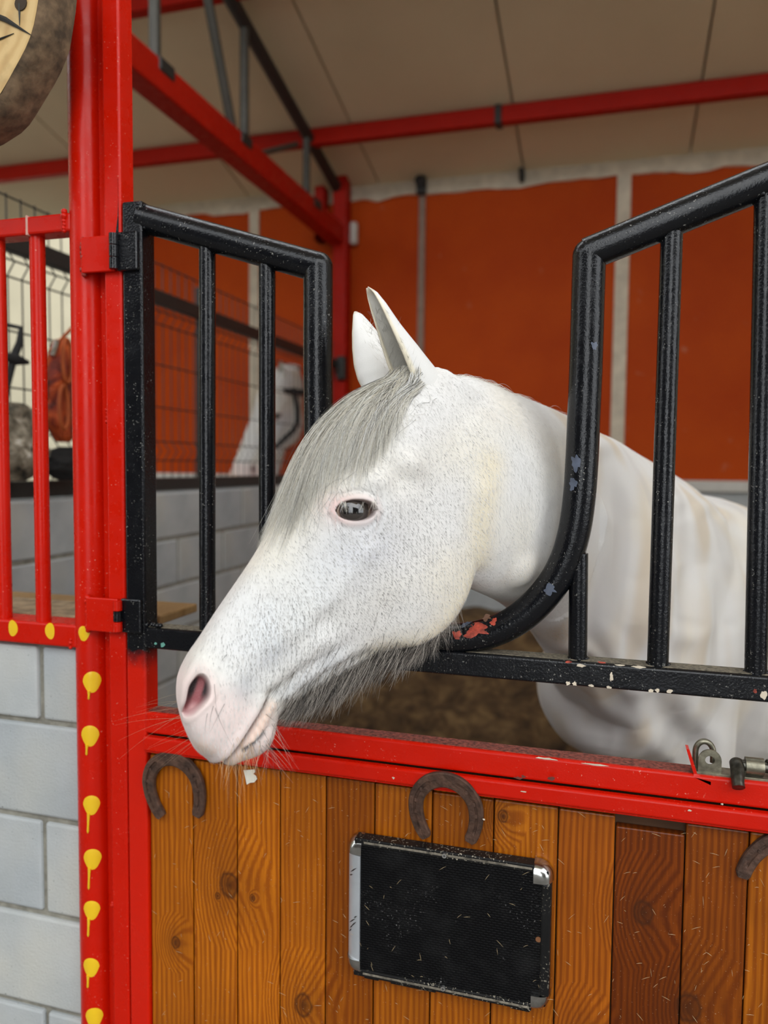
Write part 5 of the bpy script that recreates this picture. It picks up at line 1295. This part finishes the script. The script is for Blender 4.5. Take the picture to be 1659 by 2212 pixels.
# whiskers
paths = []; rad_ = []; cols = []
def whisk(p, d, Ln, c, r=.00026, bend=None):
    bend = bend or Vector((0, 0, 0)); paths.append([p + d * (Ln * S * q / 7) + bend * (Ln * S * (q / 7) ** 2) for q in range(8)]); rad_.append(r); cols.append(c)
for i in range(64):
    l = rng.uniform(800, 866); h = rng.uniform(-95, -30); r = hit(l, h)
    if r[0] is None: continue
    whisk(r[0], (eyc * .8 - exc * rng.uniform(-.5, .35) - ezc * .3).normalized(), rng.uniform(25, 70), (.62, .42, .22) if rng.random() < .7 else (.15, .12, .1), .0002, eyc * .2)
for i in range(34):
    l = rng.uniform(750, 815); h = rng.uniform(-112, -92); r = hit(l, h)
    if r[0] is None: continue
    whisk(r[0], (eyc * .6 + exc * rng.uniform(-.3, .8) - ezc * .3).normalized(), rng.uniform(30, 85), (.10, .09, .09) if rng.random() < .6 else (.66, .5, .4), .0002, eyc * .15)
for px, py, dx, dy, Ln in ((463, 1478, .02, 1, 52), (464, 1528, .35, .94, 78), (460, 1524, -.25, 1, 44), (484, 1520, -.5, .8, 60), (448, 1540, -.2, 1, 40), (585, 1562, .6, .8, 40), (566, 1574, .45, .9, 50), (574, 1542, .75, .66, 30), (560, 1600, .2, 1, 30), (545, 1605, .3, 1, 26), (490, 1414, -.7, .7, 20)):
    d = ray(px, py).normalized(); r = bvh.ray_cast(CAM, d)
    if r[0] is None: continue
    dd = (exc * dx + eyc * dy - ezc * .12).normalized(); pts = []
    for q in range(9):
        p = r[0] + dd * (Ln * S * q / 8) + exc * (.12 * Ln * S * (q / 8) ** 2)
        near_ = bvh.find_nearest(p); 
        if near_[0] is not None and (p - near_[0]).dot(near_[1]) < .002: p = near_[0] + near_[1] * .002
        pts.append(p)
    paths.append(pts); rad_.append(.0003); cols.append((.06, .055, .05))
for i in range(22):                                           # long pale whiskers on the far lip
    p = fr.w(rng.uniform(760, 850), rng.uniform(-40, 70), -rng.uniform(40, 60)); whisk(p, (-exc * .9 + eyc * rng.uniform(-.1, .6)).normalized(), rng.uniform(90, 150), (.55, .42, .25), .00022, eyc * .15)
for i in range(60):                                           # lashes
    a = rng.uniform(-32, 34); r = hit(EYE[0] - .556 * a - .831 * 17, EYE[1] - .831 * a + .556 * 17)
    if r[0] is None: continue
    whisk(r[0] + fr.s * .002, (eyc * .75 - ezc * .6 + exc * rng.normal(0, .2)).normalized(), rng.uniform(18, 32), (.78, .74, .66), .0002)
tag(link('whiskers', strands_mesh('whiskers', paths, rad_, cols), HAIR, hroot), 'thin dark and pale whiskers around the lips', kind='stuff')
# short lie of the coat: white nap with grey flecks over face and neck
tri = np.array([p.vertices[:3] for p in hm.polygons]); co, nr = vnormals(hm); cen = co[tri].mean(1); Lc = fr.local(cen)
rel = cen - np.array(CAM); Zc = rel @ np.array(FW); px = rel @ np.array(RT) / Zc * FPX + W / 2; py = -(rel @ np.array(UP)) / Zc * FPX + H / 2
fn = np.zeros(len(hm.polygons) * 3); hm.polygons.foreach_get('normal', fn); fn = fn.reshape(-1, 3)
ar = np.zeros(len(hm.polygons)); hm.polygons.foreach_get('area', ar)
facing = (fn * rel).sum(1) < 0.05
vis = facing & (Zc < 1.45) & (px < 1260) & (py < 1660)
dE = np.hypot(Lc[:, 0] - EYE[0], Lc[:, 1] - EYE[1]); dN = np.hypot(Lc[:, 0] - NOS[0], Lc[:, 1] - NOS[1])
def nap(count, weight, length, width, colf, lift, name, lab):
    p = ar * weight * vis * (dE > 34) * (dN > 46); p = p / p.sum(); idx = rng.choice(len(p), count, p=p)
    r1, r2 = rng.random(count), rng.random(count); k = r1 + r2 > 1; r1[k] = 1 - r1[k]; r2[k] = 1 - r2[k]
    A, B, C_ = co[tri[idx, 0]], co[tri[idx, 1]], co[tri[idx, 2]]; q = A + (B - A) * r1[:, None] + (C_ - A) * r2[:, None]; nn = fn[idx]
    l, h = Lc[idx, 0], Lc[idx, 1]
    fl = np.array(exc)[None] * (0.62 - .55 * sm(l, 420, 620))[:, None] + np.array(eyc)[None] * (0.78 + .2 * sm(l, 420, 620))[:, None]
    fl = fl + rng.normal(0, .16, (count, 3)); fl -= nn * (fl * nn).sum(1)[:, None]; fl /= np.linalg.norm(fl, axis=1)[:, None]
    Ls = (length * (.6 + .8 * rng.random(count)))[:, None]; sd = np.cross(fl, nn); wv = width * (.7 + .6 * rng.random(count))[:, None]
    V = np.stack([q - sd * wv + nn * .0002, q + sd * wv + nn * .0002, q + fl * Ls + nn * (lift * Ls + .0003)], 1).reshape(-1, 3)
    F = np.arange(count * 3).reshape(-1, 3); me = bpy.data.meshes.new(name); me.vertices.add(len(V)); me.vertices.foreach_set('co', V.ravel())
    me.loops.add(F.size); me.loops.foreach_set('vertex_index', F.ravel().astype(np.int32)); me.polygons.add(count)
    me.polygons.foreach_set('loop_start', np.arange(0, F.size, 3, dtype=np.int32)); me.polygons.foreach_set('loop_total', np.full(count, 3, dtype=np.int32)); me.update(calc_edges=True)
    cc = np.repeat(colf(count), 3, 0); at = me.color_attributes.new('coat', 'FLOAT_COLOR', 'POINT'); at.data.foreach_set('color', np.concatenate([cc, np.ones((len(cc), 1))], 1).astype(np.float32).ravel())
    return tag(link(name, me, HAIR, hroot), lab, kind='stuff')
l, h = Lc[:, 0], Lc[:, 1]
dens = .18 + 0.8 * np.exp(-(((l - 385) / 190)**2 + ((h + 100) / 130)**2)) + 1.3 * np.exp(-(((l - 620) / 110)**2 + ((h + 5) / 70)**2)) + .9 * np.exp(-(((l - 640) / 100)**2 + ((h + 100) / 35)**2))
dens *= (l > -60) * (1 - .9 * sm(l, 690, 750)) ; dens = np.where((px > 1060), .05, dens)
nap(14000, dens, .0044, .00016, lambda c: np.tile([.16, .155, .15], (c, 1)) * (.5 + 2.2 * rng.random((c, 1))), .02, 'coat_flecks', 'fine grey hairs flecking the white cheek')
nap(36000, np.ones(len(l)) * np.where(px > 1000, 1.2, 1), .0060, .00022, lambda c: np.array([[.80, .79, .765]]) * (.80 + .2 * rng.random((c, 1))), .12, 'coat_nap', 'short white nap of the coat')
# mane along the crest
paths = []; rad_ = []; cols = []
crest = [PD(935, 822, 1.15), PD(1000, 832, 1.17), PD(1080, 858, 1.215), PD(1150, 884, 1.30), PD(1235, 910, 1.45), PD(1300, 950, 1.63), PD(1400, 1015, 1.88)]
cp = smooth_path(crest, 12)
for i in range(2600):
    p0 = cp[int(rng.random() ** 1.1 * (len(cp) - 1))] + Vector(rng.normal(0, .004, 3)); dn = bvh.find_nearest(p0)
    p = dn[0]; d0 = (exc * rng.uniform(.3, 1.0) - eyc * rng.uniform(.05, .42) + ezc * rng.uniform(0, .7)).normalized(); Ln = rng.uniform(.015, .042)
    pts = [p + d0 * (Ln * q / 7) + eyc * (Ln * .75 * (q / 7) ** 2) for q in range(8)]; paths.append(pts); rad_.append(.00026); v = rng.uniform(.62, .86); cols.append((v, v * .96, v * .86))
tag(link('mane', strands_mesh('mane', paths, rad_, cols), HAIR, hroot), 'short cream mane along the crest of the neck', kind='stuff')
# hairs inside and around the near ear and at its base
paths = []; rad_ = []; cols = []
for i in range(420):
    t = rng.uniform(.05, .8); a = PD(905 + (793 - 905) * t - 12, 868 + (622 - 868) * t, 1.05); r = bvh.ray_cast(CAM, (a + exc * rng.normal(0, .012) - CAM).normalized())
    if r[0] is None: continue
    d0 = (eyc * -.5 + exc * rng.uniform(-.9, .4) - ezc * .3).normalized(); Ln = rng.uniform(.006, .016); paths.append([r[0] + d0 * (Ln * q / 4) for q in range(5)]); rad_.append(.0002); v = rng.uniform(.3, .8); cols.append((v, v * .97, v * .88))
tag(link('ear_hair', strands_mesh('ear_hair', paths, rad_, cols), HAIR, hroot), 'short grey hair lining the near ear', kind='stuff')

# ---------------- second horse behind the mesh fence
ez2 = ray(560, 950).normalized(); ex2 = (RT - ez2 * RT.dot(ez2)).normalized(); ey2 = ex2.cross(ez2); ey2 = -ey2 if ey2.dot(UP) > 0 else ey2
Z2 = 5.12
S2 = 0.74 / 860
fr2 = Frame(PD(606, 815, Z2 + .06), (ex2 * -.40 + ey2 * .917), (ex2 * -.917 - ey2 * .40), -ez2, S2, math.radians(36), math.radians(10))
b2 = PD(606, 815, Z2 + .06); nb = Vector((min(b2.x - .12, XP - .48), b2.y - .42, 1.02))
neck2 = [(fr2.w(60, -60, 0), .09, .10, .06), (fr2.w(0, -140, 0), .13, .14, .075), (fr2.w(-10, -190, 0) + Vector((-.09, -.10, -.10)), .15, .15, .085), (nb + Vector((0, .12, .10)), .20, .2, .12), (nb + Vector((0, -.02, -.02)), .26, .28, .17)]
body2 = [(nb + Vector((0, .05, -.05)), .2, .2, .12), (nb + Vector((0, -.25, -.04)), .30, .32, .22), (nb + Vector((0, -.75, -.04)), .31, .34, .25), (nb + Vector((0, -1.15, -.02)), .30, .26, .22), (nb + Vector((0, -1.35, -.04)), .15, .15, .12)]
bdir = Vector((0, -1, 0))
legs2 = [leg(nb + Vector((s_ * .12, -.15, -.15))) for s_ in (-1, 1)] + [leg(nb + Vector((s_ * .13, -1.1, -.1)), False) for s_ in (-1, 1)]
hm2 = build_horse('body', fr2, neck2, body2, legs2, [], '', 0.012, False); sculpt(hm2, fr2)
e2a = ear(fr2, fr2.w(10, 20, 52), fr2.w(-95, 95, 66), fr2.w(-45, 72, 72), -ex2 * .6 - ez2 * .6, .034); e2b = ear(fr2, fr2.w(10, 20, -52), fr2.w(-95, 95, -66), fr2.w(-45, 72, -72), -ex2 * .6 - ez2 * .6, .034)
add_island(hm2, [e2a, e2b])
hr2 = empty('horse', (nb.x, nb.y - .5, 0), 'white horse with a black halter standing behind the wire mesh fence', 'horse')
link('body', hm2, COAT, hr2)
for sgn in (1, -1): link('eyeball', eyeball(fr2.w(EYE[0], EYE[1], sgn * 108), fr2.s * sgn, 30 * S2), EYEM, hr2)
def strap(lh, name='halter_strap'):
    """band round the head at one station"""
    m = MB(); n = 40; l0, tilt, wd = lh; vs = []
    qs, arr = spline([h[0] for h in HEAD], [[h[1], h[2]] + h[3] for h in HEAD], 200)
    for e_ in (-wd / 2, wd / 2):
        for k in range(n):
            a = 2 * PI * k / n; i = int(np.argmin(np.abs(qs - l0))); top, bot = arr[i, 0], arr[i, 1]; c = (top + bot) / 2; hh = c + (top - bot) / 2 * 1.05 * math.cos(a); ww = max(arr[i, 2:]) * 1.09 * math.copysign(abs(math.sin(a)) ** .8, math.sin(a))
            vs.append(fr2.w(l0 + e_ + tilt * math.cos(a), hh, ww))
    m.add(vs, [(k, (k + 1) % n, (k + 1) % n + n, k + n) for k in range(n)], True)
    o = m.build(name, BLKCLOTH, hr2); md = o.modifiers.new('t', 'SOLIDIFY'); md.thickness = .004; md.offset = 1; return o
strap((560, 0, 60)); strap((90, 60, 48))
for sgn in (1, -1):
    pts = [fr2.w(l_, h_, sgn * w_) for l_, h_, w_ in ((60, -60, 116), (200, -150, 124), (330, -190, 120), (450, -130, 108), (560, -60, 92))]
    MB().tube(smooth_path(pts, 5), .017, 8).build('cheek_strap', BLKCLOTH, hr2)

# ------------------------------------------------------------------ chaff and straw wisps caught on the door
m = MB(); rs_ = random.Random(4)
for i in range(230):
    px_, py_ = rs_.uniform(330, 1659), rs_.uniform(1700, 2212); q = P(px_, py_, D - .0026)
    if lx0 - .01 < q.x < lx1 + .01 and lz0 - .01 < q.z < lz1 + .01: q = P(px_, py_, yl - .0008)
    if q.z > mz0 - .015: continue
    L_ = rs_.uniform(.0015, .007); a = rs_.uniform(0, PI); m.tube([(q.x - L_ * math.cos(a), q.y, q.z - L_ * math.sin(a)), (q.x, q.y - .0004, q.z + .0006), (q.x + L_ * math.cos(a), q.y, q.z + L_ * math.sin(a))], [.0001, .0003, .0001], 3)
tag(m.build('straw_chaff', plain('pale_straw', (.66, .50, .28), .8), dr), 'tiny pale chaff stuck to the planks', kind='stuff')
